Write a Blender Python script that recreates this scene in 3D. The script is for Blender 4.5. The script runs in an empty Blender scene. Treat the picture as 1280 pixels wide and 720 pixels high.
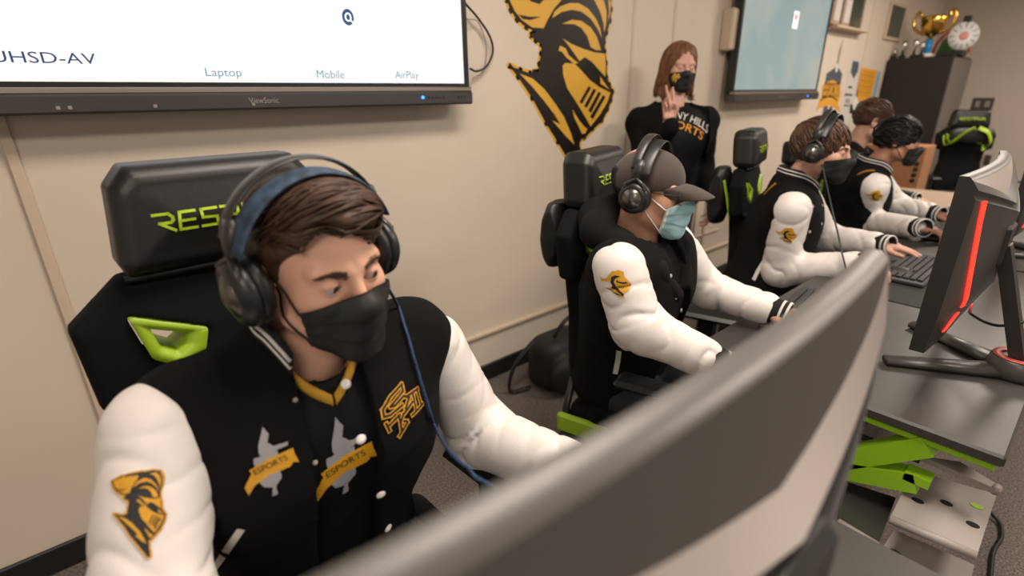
import bpy, math, random
import numpy as np
from mathutils import Vector, Matrix
from mathutils.geometry import tessellate_polygon

# ------------------------------------------------------------------ camera, world, lights
sc = bpy.context.scene
COL = sc.collection
F = 637.0; H = 1.38                       # focal length in pixels, camera height
def _n(v): v = np.array(v, float); return v/np.linalg.norm(v)
_v1 = _n([790, -252, F]); _v2 = np.array([25, 1690, F], float)
_d = _n(_v2 - _v1*(_v2@_v1)); _y = np.cross(_d, _v1)
if _y[2] < 0: _y = -_y
RC = np.array([_v1, _y, -_d])
CAM = np.array([0, 0, H])
def ray(px, py): return RC @ np.array([px-640, py-360, F])
def P(px, py, X=None, Y=None, Z=None, d=None):
    """the point of the room seen at a place in the photo, on a plane of the room or at a depth"""
    r = ray(px, py)
    if d is not None: s = d/F
    elif X is not None: s = X/r[0]
    elif Y is not None: s = Y/r[1]
    else: s = (Z-H)/r[2]
    return CAM + r*s
cd = bpy.data.cameras.new('camera'); cam = bpy.data.objects.new('camera', cd); COL.objects.link(cam)
cd.sensor_width = 36; cd.lens = 36*F/1280; cd.clip_start = .02
cm = Matrix.Identity(4)
for i in range(3):
    cm[i][0] = RC[i, 0]; cm[i][1] = -RC[i, 1]; cm[i][2] = -RC[i, 2]; cm[i][3] = CAM[i]
cam.matrix_world = cm
cd.dof.use_dof = True; cd.dof.focus_distance = 1.12; cd.dof.aperture_fstop = 2.2
sc.camera = cam
sc.view_settings.view_transform = 'Standard'; sc.view_settings.look = 'None'
sc.view_settings.gamma = 1; sc.view_settings.use_curve_mapping = False
sc.view_settings.exposure = 0.5
w = bpy.data.worlds.new('world'); sc.world = w; w.use_nodes = True
w.node_tree.nodes['Background'].inputs[0].default_value = (1.0, .86, .74, 1)
w.node_tree.nodes['Background'].inputs[1].default_value = .38
def area(name, loc, sx, sy, power, col, rot=(0, 0, 0)):
    l = bpy.data.lights.new(name, 'AREA'); l.shape = 'RECTANGLE'; l.size = sx; l.size_y = sy
    l.energy = power; l.color = col
    o = bpy.data.objects.new(name, l); COL.objects.link(o); o.location = loc; o.rotation_euler = rot
    return o
WARM = (1.0, .88, .76)
area('ceiling_lamp_light', (.9, .35, 2.66), 1.2, .5, 26, WARM)
area('ceiling_lamp_light', (2.6, -.9, 2.66), 1.2, .6, 34, WARM)
area('ceiling_lamp_light', (-1.2, -1.0, 2.66), 1.2, .6, 20, WARM)
area('ceiling_lamp_light', (6.9, -.9, 2.66), 1.2, .5, 30, WARM)  # added lamp, out of view, brightens the far wall
area('ceiling_lamp_light', (5.2, .3, 2.66), 1.2, .5, 34, WARM)

# ------------------------------------------------------------------ materials
def mat(name, col, rough=.6, metal=0, bump=0, bscale=200, var=0, vscale=8, sheen=0, emit=None, es=1, spec=None, stretch=None, coat=0, alpha=1, trans=0):
    m = bpy.data.materials.new(name); m.use_nodes = True
    nt = m.node_tree; b = nt.nodes['Principled BSDF']
    b.inputs['Base Color'].default_value = (*col, 1); b.inputs['Roughness'].default_value = rough
    b.inputs['Metallic'].default_value = metal
    if sheen: b.inputs['Sheen Weight'].default_value = sheen
    if spec is not None: b.inputs['Specular IOR Level'].default_value = spec
    if coat: b.inputs['Coat Weight'].default_value = coat
    if trans: b.inputs['Transmission Weight'].default_value = trans
    if emit: b.inputs['Emission Color'].default_value = (*emit, 1); b.inputs['Emission Strength'].default_value = es
    tc = nt.nodes.new('ShaderNodeTexCoord'); mp = nt.nodes.new('ShaderNodeMapping')
    nt.links.new(tc.outputs['Object'], mp.inputs[0])
    if stretch: mp.inputs['Scale'].default_value = stretch
    if bump:
        n = nt.nodes.new('ShaderNodeTexNoise'); n.inputs['Scale'].default_value = bscale; n.inputs['Detail'].default_value = 3
        nt.links.new(mp.outputs[0], n.inputs['Vector'])
        bp = nt.nodes.new('ShaderNodeBump'); bp.inputs['Strength'].default_value = bump; bp.inputs['Distance'].default_value = .002
        nt.links.new(n.outputs[0], bp.inputs['Height']); nt.links.new(bp.outputs[0], b.inputs['Normal'])
    if var:
        n2 = nt.nodes.new('ShaderNodeTexNoise'); n2.inputs['Scale'].default_value = vscale; n2.inputs['Detail'].default_value = 4
        nt.links.new(mp.outputs[0], n2.inputs['Vector'])
        r = nt.nodes.new('ShaderNodeValToRGB'); r.color_ramp.elements[0].position = .3; r.color_ramp.elements[1].position = .7
        r.color_ramp.elements[0].color = (*[c*(1-var) for c in col], 1); r.color_ramp.elements[1].color = (*[min(1, c*(1+var)) for c in col], 1)
        nt.links.new(n2.outputs[0], r.inputs[0]); nt.links.new(r.outputs[0], b.inputs['Base Color'])
    return m
M = dict(
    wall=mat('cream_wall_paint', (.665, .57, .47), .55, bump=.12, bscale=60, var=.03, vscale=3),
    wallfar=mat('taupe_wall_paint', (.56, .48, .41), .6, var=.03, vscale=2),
    trim=mat('cream_trim_paint', (.60, .48, .36), .5),
    ceil=mat('ceiling_tile', (.62, .58, .5), .9, bump=.3, bscale=90, var=.05, vscale=60),
    base=mat('black_vinyl_base', (.012, .012, .013), .35, bump=.1),
    tvblack=mat('black_plastic', (.012, .012, .015), .3, bump=.02),
    tvgrey=mat('dark_grey_metal', (.09, .085, .085), .32, metal=.7, bump=.02),
    tvlip=mat('brushed_aluminium_lip', (.42, .36, .33), .28, metal=.9, bump=.03),
    ink=mat('navy_screen_ink', (.01, .04, .12), .6, emit=(.01, .04, .12), es=.6),
    faint=mat('faint_screen_ink', (.6, .65, .72), .6, emit=(.62, .66, .70), es=.76),
    tealink=mat('teal_screen_ink', (.05, .2, .3), .6, emit=(.05, .16, .25), es=.6),
    blueled=mat('blue_led', (.02, .1, .9), .4, emit=(.03, .2, 1), es=3),
    black_l=mat('black_faux_leather', (.006, .0055, .0055), .42, bump=.15, bscale=500),
    black_f=mat('black_seat_fabric', (.0045, .0045, .005), .85, bump=.3, bscale=900, spec=.15),
    navy=mat('dark_navy_side', (.012, .018, .03), .45, bump=.1),
    lime=mat('lime_green_plastic', (.30, .46, .02), .45, bump=.05),
    limep=mat('lime_powder_coat', (.27, .50, .015), .4, bump=.05),
    limeink=mat('lime_stitched_letters', (.42, .58, .02), .5, bump=.1),
    black_p=mat('black_moulded_plastic', (.009, .009, .009), .42, bump=.05),
    wool=mat('black_wool_melton', (.0050, .0045, .0048), .95, bump=.5, bscale=700, spec=.15),
    jersey=mat('black_sports_mesh', (.004, .004, .005), .6, bump=.1, bscale=900, spec=.2),
    sleeve=mat('white_sleeve_leatherette', (.72, .665, .63), .5, bump=.15, bscale=300),
    rib=mat('black_rib_knit', (.006, .006, .007), .95, bump=.5, bscale=600),
    stripe=mat('white_knit_stripe', (.66, .62, .58), .8, bump=.3, bscale=600),
    snap=mat('white_enamel_snap', (.85, .80, .76), .3, bump=.02),
    gold=mat('gold_thread', (.62, .30, .012), .5, bump=.3, bscale=900),
    goldd=mat('old_gold_thread', (.36, .16, .006), .55, bump=.3, bscale=900),
    goldcollar=mat('gold_collar_knit', (.55, .29, .02), .7, bump=.3, bscale=900),
    silver=mat('silver_print', (.30, .29, .31), .5, bump=.1),
    inkb=mat('black_print', (.008, .007, .007), .6, bump=.05),
    white=mat('white_print', (.75, .72, .68), .6, bump=.05),
    orange=mat('orange_print', (.85, .32, .02), .6, bump=.05),
    wgold=mat('gold_wall_vinyl', (.72, .40, .05), .35, bump=.03),
    wblack=mat('black_wall_vinyl', (.014, .011, .010), .3, bump=.03),
    hoodie=mat('black_hoodie_fleece', (.009, .008, .008), .95, bump=.4, bscale=500, spec=.15),
    pants=mat('charcoal_trouser_cloth', (.018, .018, .022), .85, bump=.3, bscale=500),
    pants2=mat('grey_trouser_cloth', (.06, .056, .055), .85, bump=.3, bscale=500),
    shoe=mat('black_shoe', (.012, .012, .012), .5, bump=.1),
    maskb=mat('black_mask_cloth', (.008, .0075, .007), .6, bump=.12, bscale=900),
    maskc=mat('pale_blue_mask_cloth', (.33, .55, .60), .75, bump=.12, bscale=900),
    maskw=mat('white_mask_edge', (.72, .76, .76), .75, bump=.1),
    cup=mat('matte_black_headset', (.012, .012, .013), .38, bump=.05),
    cupm=mat('dark_grey_headset_band', (.045, .042, .04), .35, metal=.4, bump=.03),
    wedge=mat('spun_metal_plate', (.16, .15, .14), .3, metal=.9, bump=.02),
    bandb=mat('blue_woven_headband', (.022, .045, .08), .7, bump=.5, bscale=300, var=.7, vscale=60),
    cableb=mat('blue_braided_cable', (.012, .035, .09), .6, bump=.5, bscale=900, var=.9, vscale=300),
    cable=mat('black_cable', (.012, .012, .012), .5, bump=.02),
    cap=mat('brown_cap_twill', (.058, .042, .034), .9, bump=.4, bscale=600, sheen=.1),
    mon=mat('dark_grey_monitor_shell', (.050, .047, .045), .36, bump=.05, bscale=600),
    mon_bright=mat('brightened_monitor_shell', (.085, .078, .073), .38, bump=.05, bscale=600),  # lighter copy of the shell above, brighter light put into its colour
    mond=mat('black_monitor_back', (.020, .019, .019), .42, bump=.1, bscale=700),
    monl=mat('silver_grey_trim_and_sheen', (.50, .44, .41), .34, metal=.15, bump=.03),
    led=mat('red_led_strip', (.8, .02, .01), .4, emit=(1, .035, .018), es=1.2),
    redp=mat('red_ring_plastic', (.45, .06, .05), .4, bump=.03),
    desk=mat('charcoal_desk_laminate', (.045, .041, .039), .42, bump=.15, bscale=300),
    deskedge=mat('desk_edge_band', (.075, .068, .064), .4, bump=.05),
    plate=mat('grey_powder_coat', (.30, .26, .24), .5, bump=.08, bscale=400),
    hole=mat('dark_hole', (.004, .004, .004), .9, bump=.01),
    key=mat('keyboard_keycap', (.02, .02, .022), .5, bump=.05),
    keyb=mat('keyboard_deck', (.05, .05, .055), .4, bump=.05),
    pad=mat('black_mouse_mat', (.014, .014, .015), .8, bump=.2, bscale=800),
    cab=mat('black_steel_cabinet', (.010, .007, .006), .5, bump=.05),
    cabs=mat('taupe_steel_cabinet_door', (.14, .115, .10), .5, bump=.05),
    trophy=mat('polished_gold_cup', (.75, .45, .10), .18, metal=1, bump=.02),
    silverm=mat('polished_silver', (.7, .68, .66), .2, metal=1, bump=.02),
    blue=mat('bright_blue_stem', (.02, .25, .60), .35, bump=.02),
    green=mat('green_plastic', (.10, .28, .10), .5, bump=.02),
    redo=mat('red_orange_plastic', (.55, .10, .05), .5, bump=.02),
    pink=mat('pale_red_disc', (.60, .25, .22), .5, bump=.02),
    wheel=mat('white_plastic', (.70, .68, .66), .5, bump=.02),
    glassd=mat('dark_green_glass', (.035, .055, .045), .12, bump=.01, var=.3, vscale=3),
    post_w=mat('white_poster_paper', (.62, .58, .54), .6, bump=.02),
    post_o=mat('orange_poster_paper', (.72, .34, .03), .6, bump=.02),
    post_g=mat('slate_poster_ink', (.07, .08, .11), .6, bump=.02),
    post_b=mat('pale_blue_poster_edge', (.25, .35, .45), .6, bump=.02),
    outlet=mat('dark_steel_outlet', (.10, .085, .075), .4, metal=.5, bump=.02),
    card=mat('brown_cardboard', (.33, .15, .065), .85, bump=.2, var=.08, vscale=30),
    tan=mat('tan_leather', (.38, .27, .20), .6, bump=.2),
    bag=mat('black_nylon_bag', (.006, .006, .0065), .6, bump=.4, bscale=400),
    eyew=mat('eye_white', (.52, .43, .38), .2, bump=.005), iris=mat('brown_iris', (.05, .028, .015), .15, bump=.005),
    pupil=mat('pupil', (.004, .004, .004), .1, bump=.005),
    lens=mat('clear_spectacle_lens', (.9, .9, .9), .02, trans=1, bump=.001),
)
def skin(name, col):
    m = mat(name, col, .5, bump=.12, bscale=500, var=.06, vscale=25, spec=.35)
    b = m.node_tree.nodes['Principled BSDF']; b.inputs['Subsurface Weight'].default_value = .08
    b.inputs['Subsurface Radius'].default_value = (1, .35, .2); b.inputs['Subsurface Scale'].default_value = .004
    return m
def hairm(name, col, rough=.42): return mat(name, col, rough, bump=.35, bscale=260, var=.35, vscale=55, spec=.35)
M['skin1'] = skin('fair_warm_skin', (.70, .385, .27)); M['skin2'] = skin('tan_skin', (.52, .27, .175))
M['skin3'] = skin('fair_skin', (.56, .32, .235)); M['skin4'] = skin('brown_skin', (.36, .17, .10)); M['skinw'] = skin('rosy_skin', (.56, .31, .24))
M['hair1'] = hairm('dark_brown_hair', (.060, .030, .017)); M['hairb'] = hairm('black_hair', (.007, .006, .006))
M['hair3'] = hairm('mid_brown_hair', (.085, .042, .024)); M['hair5'] = hairm('short_brown_hair', (.075, .032, .018)); M['hairw'] = hairm('auburn_hair', (.17, .075, .035))
# carpet
m = mat('speckled_carpet', (.12, .10, .09), .95, bump=.8, bscale=350); nt = m.node_tree
n2 = nt.nodes.new('ShaderNodeTexNoise'); n2.inputs['Scale'].default_value = 160; n2.inputs['Detail'].default_value = 6
r = nt.nodes.new('ShaderNodeValToRGB'); r.color_ramp.elements[0].position = .38; r.color_ramp.elements[1].position = .62
r.color_ramp.elements[0].color = (.075, .062, .056, 1); r.color_ramp.elements[1].color = (.21, .175, .155, 1)
tc = nt.nodes.new('ShaderNodeTexCoord'); nt.links.new(tc.outputs['Object'], n2.inputs['Vector'])
nt.links.new(n2.outputs[0], r.inputs[0]); nt.links.new(r.outputs[0], nt.nodes['Principled BSDF'].inputs['Base Color']); M['carpet'] = m
# lit screens
m = mat('lit_white_screen', (.05, .05, .05), .3); b = m.node_tree.nodes['Principled BSDF']
b.inputs['Emission Color'].default_value = (1, .93, .905, 1); b.inputs['Emission Strength'].default_value = .76; M['scr1'] = m
m = mat('lit_teal_map_screen', (.03, .04, .04), .22); nt = m.node_tree; b = nt.nodes['Principled BSDF']
tc = nt.nodes.new('ShaderNodeTexCoord'); n2 = nt.nodes.new('ShaderNodeTexNoise'); n2.inputs['Scale'].default_value = 2.2; n2.inputs['Detail'].default_value = 7; n2.inputs['Distortion'].default_value = .6
r = nt.nodes.new('ShaderNodeValToRGB'); e = r.color_ramp.elements; e[0].position = .42; e[0].color = (.29, .39, .39, 1); e[1].position = .68; e[1].color = (.43, .44, .40, 1)
nt.links.new(tc.outputs['Object'], n2.inputs['Vector']); nt.links.new(n2.outputs[0], r.inputs[0]); nt.links.new(r.outputs[0], b.inputs['Emission Color'])
b.inputs['Emission Strength'].default_value = .62; M['scr2'] = m

# ------------------------------------------------------------------ object helpers
def tag(o, label=None, cat=None, group=None, kind=None):
    if label: o['label'] = label
    if cat: o['category'] = cat
    if group: o['group'] = group
    if kind: o['kind'] = kind
    return o
def empty(name, loc, label, cat, group=None, rz=0):
    o = bpy.data.objects.new(name, None); COL.objects.link(o); o.location = loc; o.rotation_euler = (0, 0, rz)
    o.empty_display_size = .1
    return tag(o, label, cat, group)
def worldloc(o):
    v = Vector((0, 0, 0))
    while o is not None: v = v + o.location; o = o.parent
    return v
class MB:
    """collects shapes, builds them as ONE mesh"""
    def __init__(s): s.v = []; s.f = []; s.m = []; s.n = 0; s.sm = []
    def add(s, v, f, mi=0, smooth=True):
        v = np.asarray(v, float).reshape(-1, 3)
        s.v.append(v); s.f += [[i+s.n for i in q] for q in f]; s.m += [mi]*len(f) if np.isscalar(mi) else list(mi); s.sm += [smooth]*len(f)
        s.n += len(v); return s
    def box(s, a, b, mi=0, bev=0.0, Rm=None, c=None):
        a = np.array(a, float); b = np.array(b, float); lo = np.minimum(a, b); hi = np.maximum(a, b)
        bev = min(bev, *(0.45*(hi-lo)))
        if bev <= 0:
            v = np.array([[(lo, hi)[i][0], (lo, hi)[j][1], (lo, hi)[k][2]] for k in (0, 1) for j in (0, 1) for i in (0, 1)])
            f = [(0, 2, 3, 1), (4, 5, 7, 6), (0, 1, 5, 4), (2, 6, 7, 3), (0, 4, 6, 2), (1, 3, 7, 5)]
        else:
            v = []; idx = {}
            for k in (0, 1):
                for j in (0, 1):
                    for i in (0, 1):
                        corner = np.array([(lo, hi)[i][0], (lo, hi)[j][1], (lo, hi)[k][2]]); sg = np.array([1-2*i, 1-2*j, 1-2*k])
                        for ax in range(3):
                            p = corner + sg*bev; p[ax] = corner[ax]; idx[(i, j, k, ax)] = len(v); v.append(p)
            v = np.array(v); f = []
            for ax in range(3):
                o1, o2 = [a_ for a_ in range(3) if a_ != ax]
                for s_ in (0, 1):
                    q = []
                    for (p1, p2) in ((0, 0), (1, 0), (1, 1), (0, 1)):
                        t = [0, 0, 0]; t[ax] = s_; t[o1] = p1; t[o2] = p2; q.append(idx[(*t, ax)])
                    f.append(q)
            for ax in range(3):
                o1, o2 = [a_ for a_ in range(3) if a_ != ax]
                for p1 in (0, 1):
                    for p2 in (0, 1):
                        q = []
                        for s_, which in ((0, o1), (1, o1), (1, o2), (0, o2)):
                            t = [0, 0, 0]; t[ax] = s_; t[o1] = p1; t[o2] = p2; q.append(idx[(*t, which)])
                        f.append(q)
            for i in (0, 1):
                for j in (0, 1):
                    for k in (0, 1): f.append([idx[(i, j, k, 0)], idx[(i, j, k, 1)], idx[(i, j, k, 2)]])
        if Rm is not None:
            cc = (lo+hi)/2 if c is None else np.array(c); v = (v-cc)@np.array(Rm).T + cc
        return s.add(v, f, mi, False)
    def tube(s, pts, r, n=10, mi=0, cap=True, flat=1.0, up=None):
        pts = np.array(pts, float); N = len(pts); r = np.broadcast_to(np.array(r, float), (N,))
        t = np.gradient(pts, axis=0); t /= np.linalg.norm(t, axis=1)[:, None]+1e-12
        u = np.array(up if up is not None else ([0, 0, 1.] if abs(t[0][2]) < .9 else [1., 0, 0]))
        v = []
        for i in range(N):
            u = u - t[i]*(u@t[i]); u /= np.linalg.norm(u)+1e-12; w_ = np.cross(t[i], u)
            for k in range(n):
                a = 2*math.pi*k/n; v.append(pts[i] + r[i]*(math.cos(a)*u*flat + math.sin(a)*w_))
        f = [[i*n+k, i*n+(k+1) % n, (i+1)*n+(k+1) % n, (i+1)*n+k] for i in range(N-1) for k in range(n)]
        if cap: f += [list(range(n))[::-1], [(N-1)*n+k for k in range(n)]]
        return s.add(v, f, mi)
    def lathe(s, prof, c=(0, 0, 0), axis=(0, 0, 1), n=24, mi=0, cap=True):
        ax = _n(axis); u = np.cross(ax, [1, 0, 0] if abs(ax[0]) < .9 else [0, 1, 0]); u = _n(u); w_ = np.cross(ax, u); v = []
        for (r_, z_) in prof:
            for k in range(n):
                a = 2*math.pi*k/n; v.append(np.array(c)+ax*z_+r_*(math.cos(a)*u+math.sin(a)*w_))
        N = len(prof)
        f = [[i*n+k, i*n+(k+1) % n, (i+1)*n+(k+1) % n, (i+1)*n+k] for i in range(N-1) for k in range(n)]
        if cap: f += [list(range(n))[::-1], [(N-1)*n+k for k in range(n)]]
        return s.add(v, f, mi)
    def ball(s, c, r, mi=0, n=12, Rm=None):
        r = np.broadcast_to(np.array(r, float), (3,)); v = []; f = []
        for i in range(n+1):
            th = math.pi*i/n
            for k in range(2*n):
                a = math.pi*k/n; v.append([math.sin(th)*math.cos(a), math.sin(th)*math.sin(a), math.cos(th)])
        v = np.array(v)*r
        if Rm is not None: v = v@np.array(Rm).T
        for i in range(n):
            for k in range(2*n): f.append([i*2*n+k, (i+1)*2*n+k, (i+1)*2*n+(k+1) % (2*n), i*2*n+(k+1) % (2*n)])
        return s.add(v+np.array(c), f, mi)
    def prism(s, poly, d, fr, mi=0, z0=0.0):
        """extrude a 2-D polygon by d along the frame's third axis; fr = (origin, ex, ey, ez)"""
        o, ex, ey, ez = [np.array(a, float) for a in fr]; n = len(poly)
        v = [o+ex*p[0]+ey*p[1]+ez*z0 for p in poly]+[o+ex*p[0]+ey*p[1]+ez*(z0+d) for p in poly]
        tri = tessellate_polygon([[Vector((p[0], p[1], 0)) for p in poly]])
        f = [list(t)[::-1] for t in tri]+[[i+n for i in t] for t in tri]+[[i, (i+1) % n, n+(i+1) % n, n+i] for i in range(n)]
        return s.add(v, f, mi, False)
    def build(s, name, mats, parent=None, label=None):
        v = np.concatenate(s.v) if s.v else np.zeros((0, 3))
        return mesh_obj(name, v, s.f, mats, parent, s.m, s.sm, label)
def mesh_obj(name, v, f, mats, parent=None, mi=None, sm=None, label=None):
    me = bpy.data.meshes.new(name)
    v = np.asarray(v, np.float32)
    if parent is not None: v = v - np.array(worldloc(parent), np.float32)
    if isinstance(f, np.ndarray):
        n = len(f); k = f.shape[1]
        me.vertices.add(len(v)); me.vertices.foreach_set('co', v.ravel())
        me.loops.add(n*k); me.loops.foreach_set('vertex_index', f.ravel().astype(np.int32))
        me.polygons.add(n); me.polygons.foreach_set('loop_start', np.arange(0, n*k, k, dtype=np.int32))
        me.polygons.foreach_set('loop_total', np.full(n, k, np.int32)); me.update(calc_edges=True)
        me.validate()
    else: me.from_pydata(v.tolist(), [], f); me.update()
    if not isinstance(mats, (list, tuple)): mats = [mats]
    for m_ in mats: me.materials.append(M[m_] if isinstance(m_, str) else m_)
    if mi is not None: me.polygons.foreach_set('material_index', np.asarray(mi, np.int32))
    me.polygons.foreach_set('use_smooth', np.ones(len(me.polygons), bool) if sm is None else np.array(sm, bool))
    me.update()
    o = bpy.data.objects.new(name, me); COL.objects.link(o)
    if parent is not None: o.parent = parent
    if label: o['label'] = label
    return o
def struct(name, mb, mats): return tag(mb.build(name, mats), kind='structure')
def copy_tree(o, parent=None):
    c = o.copy(); COL.objects.link(c); c.parent = parent
    for ch in [x for x in bpy.data.objects if x.parent == o]: copy_tree(ch, c)
    return c
def bez(pts, n=24):
    """Catmull-Rom through points"""
    pts = np.array(pts, float); p = np.vstack([2*pts[0]-pts[1], pts, 2*pts[-1]-pts[-2]]); out = []
    for i in range(len(pts)-1):
        a, b, c, d = p[i:i+4]
        for t in np.linspace(0, 1, n, endpoint=False):
            out.append(.5*((2*b)+(c-a)*t+(2*a-5*b+4*c-d)*t*t+(3*b-a-3*c+d)*t**3))
    out.append(pts[-1]); return np.array(out)

# ------------------------------------------------------------------ distance fields -> smooth skins
def rc(p, a, b, r1, r2):
    a = np.array(a, np.float32); b = np.array(b, np.float32); ba = b-a
    t = np.clip(((p-a)@ba)/max(1e-9, float(ba@ba)), 0, 1)
    return np.linalg.norm(p-a-t[:, None]*ba, axis=1)-(r1+(r2-r1)*t)
def el(p, c, r):
    q = p-np.array(c, np.float32); r = np.array(r, np.float32)
    k0 = np.linalg.norm(q/r, axis=1); k1 = np.linalg.norm(q/(r*r), axis=1)+1e-9
    return k0*(k0-1)/k1
def rbox(p, c, h, r):
    q = np.abs(p-np.array(c, np.float32))-(np.array(h, np.float32)-r)
    return np.linalg.norm(np.maximum(q, 0), axis=1)+np.minimum(q.max(axis=1), 0)-r
def su(a, b, k):
    h = np.clip(.5+.5*(b-a)/k, 0, 1); return b+(a-b)*h-k*h*(1-h)
def ss(a, b, k):      # a minus b
    return -su(-a, b, k)
def poly2(x, z, pl):
    pl = np.array(pl, np.float32); n = len(pl); d = np.full(len(x), 1e9, np.float32); s = np.ones(len(x), np.float32)
    for i in range(n):
        a = pl[i]; b = pl[i-1]; ex, ez = b-a; wx = x-a[0]; wz = z-a[1]
        t = np.clip((wx*ex+wz*ez)/(ex*ex+ez*ez+1e-12), 0, 1)
        d = np.minimum(d, (wx-ex*t)**2+(wz-ez*t)**2)
        c1 = z >= a[1]; c2 = z < b[1]; c3 = ex*wz > ez*wx
        s = np.where((c1 & c2 & c3) | (~c1 & ~c2 & ~c3), -s, s)
    return s*np.sqrt(d)
def wob(p, f, seed, oct=2):
    rs = np.random.RandomState(seed); o = np.zeros(len(p), np.float32); a = 1.0
    for k in range(oct):
        s_ = 0
        for j in range(4):
            d = rs.normal(size=3); d = d/np.linalg.norm(d)*f*(.7+.6*rs.rand())
            s_ = s_+np.sin(p@d.astype(np.float32)+rs.rand()*6.28+1.1*np.sin(p@(d[[1, 2, 0]]*.6).astype(np.float32)))
        o += a*s_/4; a *= .5; f *= 2.1
    return o
def nets(fn, lo, hi, h):
    """surface nets over a sparsely evaluated grid"""
    lo = np.array(lo, float); hi = np.array(hi, float); B = 8
    nb = np.ceil((hi-lo)/(h*B)).astype(int); n = nb*B
    g = np.stack(np.meshgrid(*[np.arange(k) for k in nb], indexing='ij'), -1).reshape(-1, 3)
    cen = (lo+(g+.5)*B*h).astype(np.float32); d = fn(cen); near = np.abs(d) < B*h*1.15+.012
    V = np.repeat(np.repeat(np.repeat(np.sign(d).reshape(nb), B, 0), B, 1), B, 2).astype(np.float32)*9
    loc = np.stack(np.meshgrid(*[np.arange(B)]*3, indexing='ij'), -1).reshape(-1, 3)
    gb = g[near]
    for i in range(0, len(gb), 400):
        ix = (gb[i:i+400, None, :]*B+loc[None]).reshape(-1, 3)
        V[ix[:, 0], ix[:, 1], ix[:, 2]] = fn((lo+ix*h).astype(np.float32))
    S = V < 0
    any_ = np.zeros(n-1, bool); all_ = np.ones(n-1, bool)
    for a in (0, 1):
        for b in (0, 1):
            for c in (0, 1):
                q = S[a:n[0]-1+a, b:n[1]-1+b, c:n[2]-1+c]; any_ |= q; all_ &= q
    act = np.argwhere(any_ & ~all_); idx = np.full(n, -1, np.int32); idx[act[:, 0], act[:, 1], act[:, 2]] = np.arange(len(act))
    acc = np.zeros((len(act), 3)); cnt = np.zeros(len(act))
    cs = [(a, b, c) for a in (0, 1) for b in (0, 1) for c in (0, 1)]
    vals = {c: V[act[:, 0]+c[0], act[:, 1]+c[1], act[:, 2]+c[2]] for c in cs}
    for c in cs:
        for ax in range(3):
            if c[ax]: continue
            e = list(c); e[ax] = 1; e = tuple(e); v0 = vals[c]; v1 = vals[e]; x = (v0 < 0) != (v1 < 0)
            t = np.clip(v0[x]/(v0[x]-v1[x]+1e-12), 0, 1); pt = np.tile(np.array(c, float), (x.sum(), 1)); pt[:, ax] = t
            acc[x] += pt; cnt[x] += 1
    verts = lo+(act+acc/np.maximum(cnt, 1)[:, None])*h
    quads = []
    for ax in range(3):
        o1, o2 = (ax+1) % 3, (ax+2) % 3
        sl0 = [slice(1, n[k]-1) for k in range(3)]; sl1 = list(sl0); sl1[ax] = slice(2, n[ax])
        A = S[tuple(sl0)]; Bv = S[tuple(sl1)]; e = np.argwhere(A != Bv)+1; ins = S[e[:, 0], e[:, 1], e[:, 2]]
        def cell(d1, d2):
            q = e.copy(); q[:, o1] -= d1; q[:, o2] -= d2; return idx[q[:, 0], q[:, 1], q[:, 2]]
        q = np.stack([cell(1, 1), cell(0, 1), cell(0, 0), cell(1, 0)], 1); q[~ins] = q[~ins][:, ::-1]
        quads.append(q[(q >= 0).all(1)])
    return verts, np.concatenate(quads)
def grad(fn, p, e=.002):
    p = np.asarray(p, np.float32); g = np.stack([fn(p+np.array(a, np.float32)*e)-fn(p-np.array(a, np.float32)*e) for a in np.eye(3)], 1)
    return g/(np.linalg.norm(g, axis=1)[:, None]+1e-9)
def march(fn, p, d, n=60, maxd=3.0):
    p = np.array(p, np.float32); d = np.broadcast_to(np.array(d, np.float32), p.shape); t = np.zeros(len(p), np.float32)
    for _ in range(n): t = np.clip(t+.8*fn(p+d*t[:, None]), 0, maxd)
    return p+d*t[:, None]
def hit(fn, px, py):
    r = ray(px, py); r = r/np.linalg.norm(r); return march(fn, [CAM+r*.15], [r], 120)[0]
def frame_at(fn, px, py, ux, uy):
    """a tangent frame on a surface where the photo shows a badge, up towards (ux, uy)"""
    o = hit(fn, px, py); u = hit(fn, ux, uy); n = grad(fn, [o], .012)[0]
    ey = u-o; ey = ey-n*(ey@n); ey = _n(ey); ex = np.cross(ey, n); return o, ex, ey, n
def drape(fn, fr, uv, off=.0015, lift=.06):
    o, ex, ey, n = fr; uv = np.asarray(uv, float)
    p = o+uv[:, :1]*ex+uv[:, 1:2]*ey+n*lift
    return march(fn, p, -n, 40, lift*2.2)+n*off
def inpoly(x, y, pl):
    r = np.zeros(x.shape, bool); n = len(pl); j = n-1
    for i in range(n):
        xi, yi = pl[i]; xj, yj = pl[j]
        c = ((yi > y) != (yj > y)) & (x < (xj-xi)*(y-yi)/((yj-yi) or 1e-9)+xi); r ^= c; j = i
    return r
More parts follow.
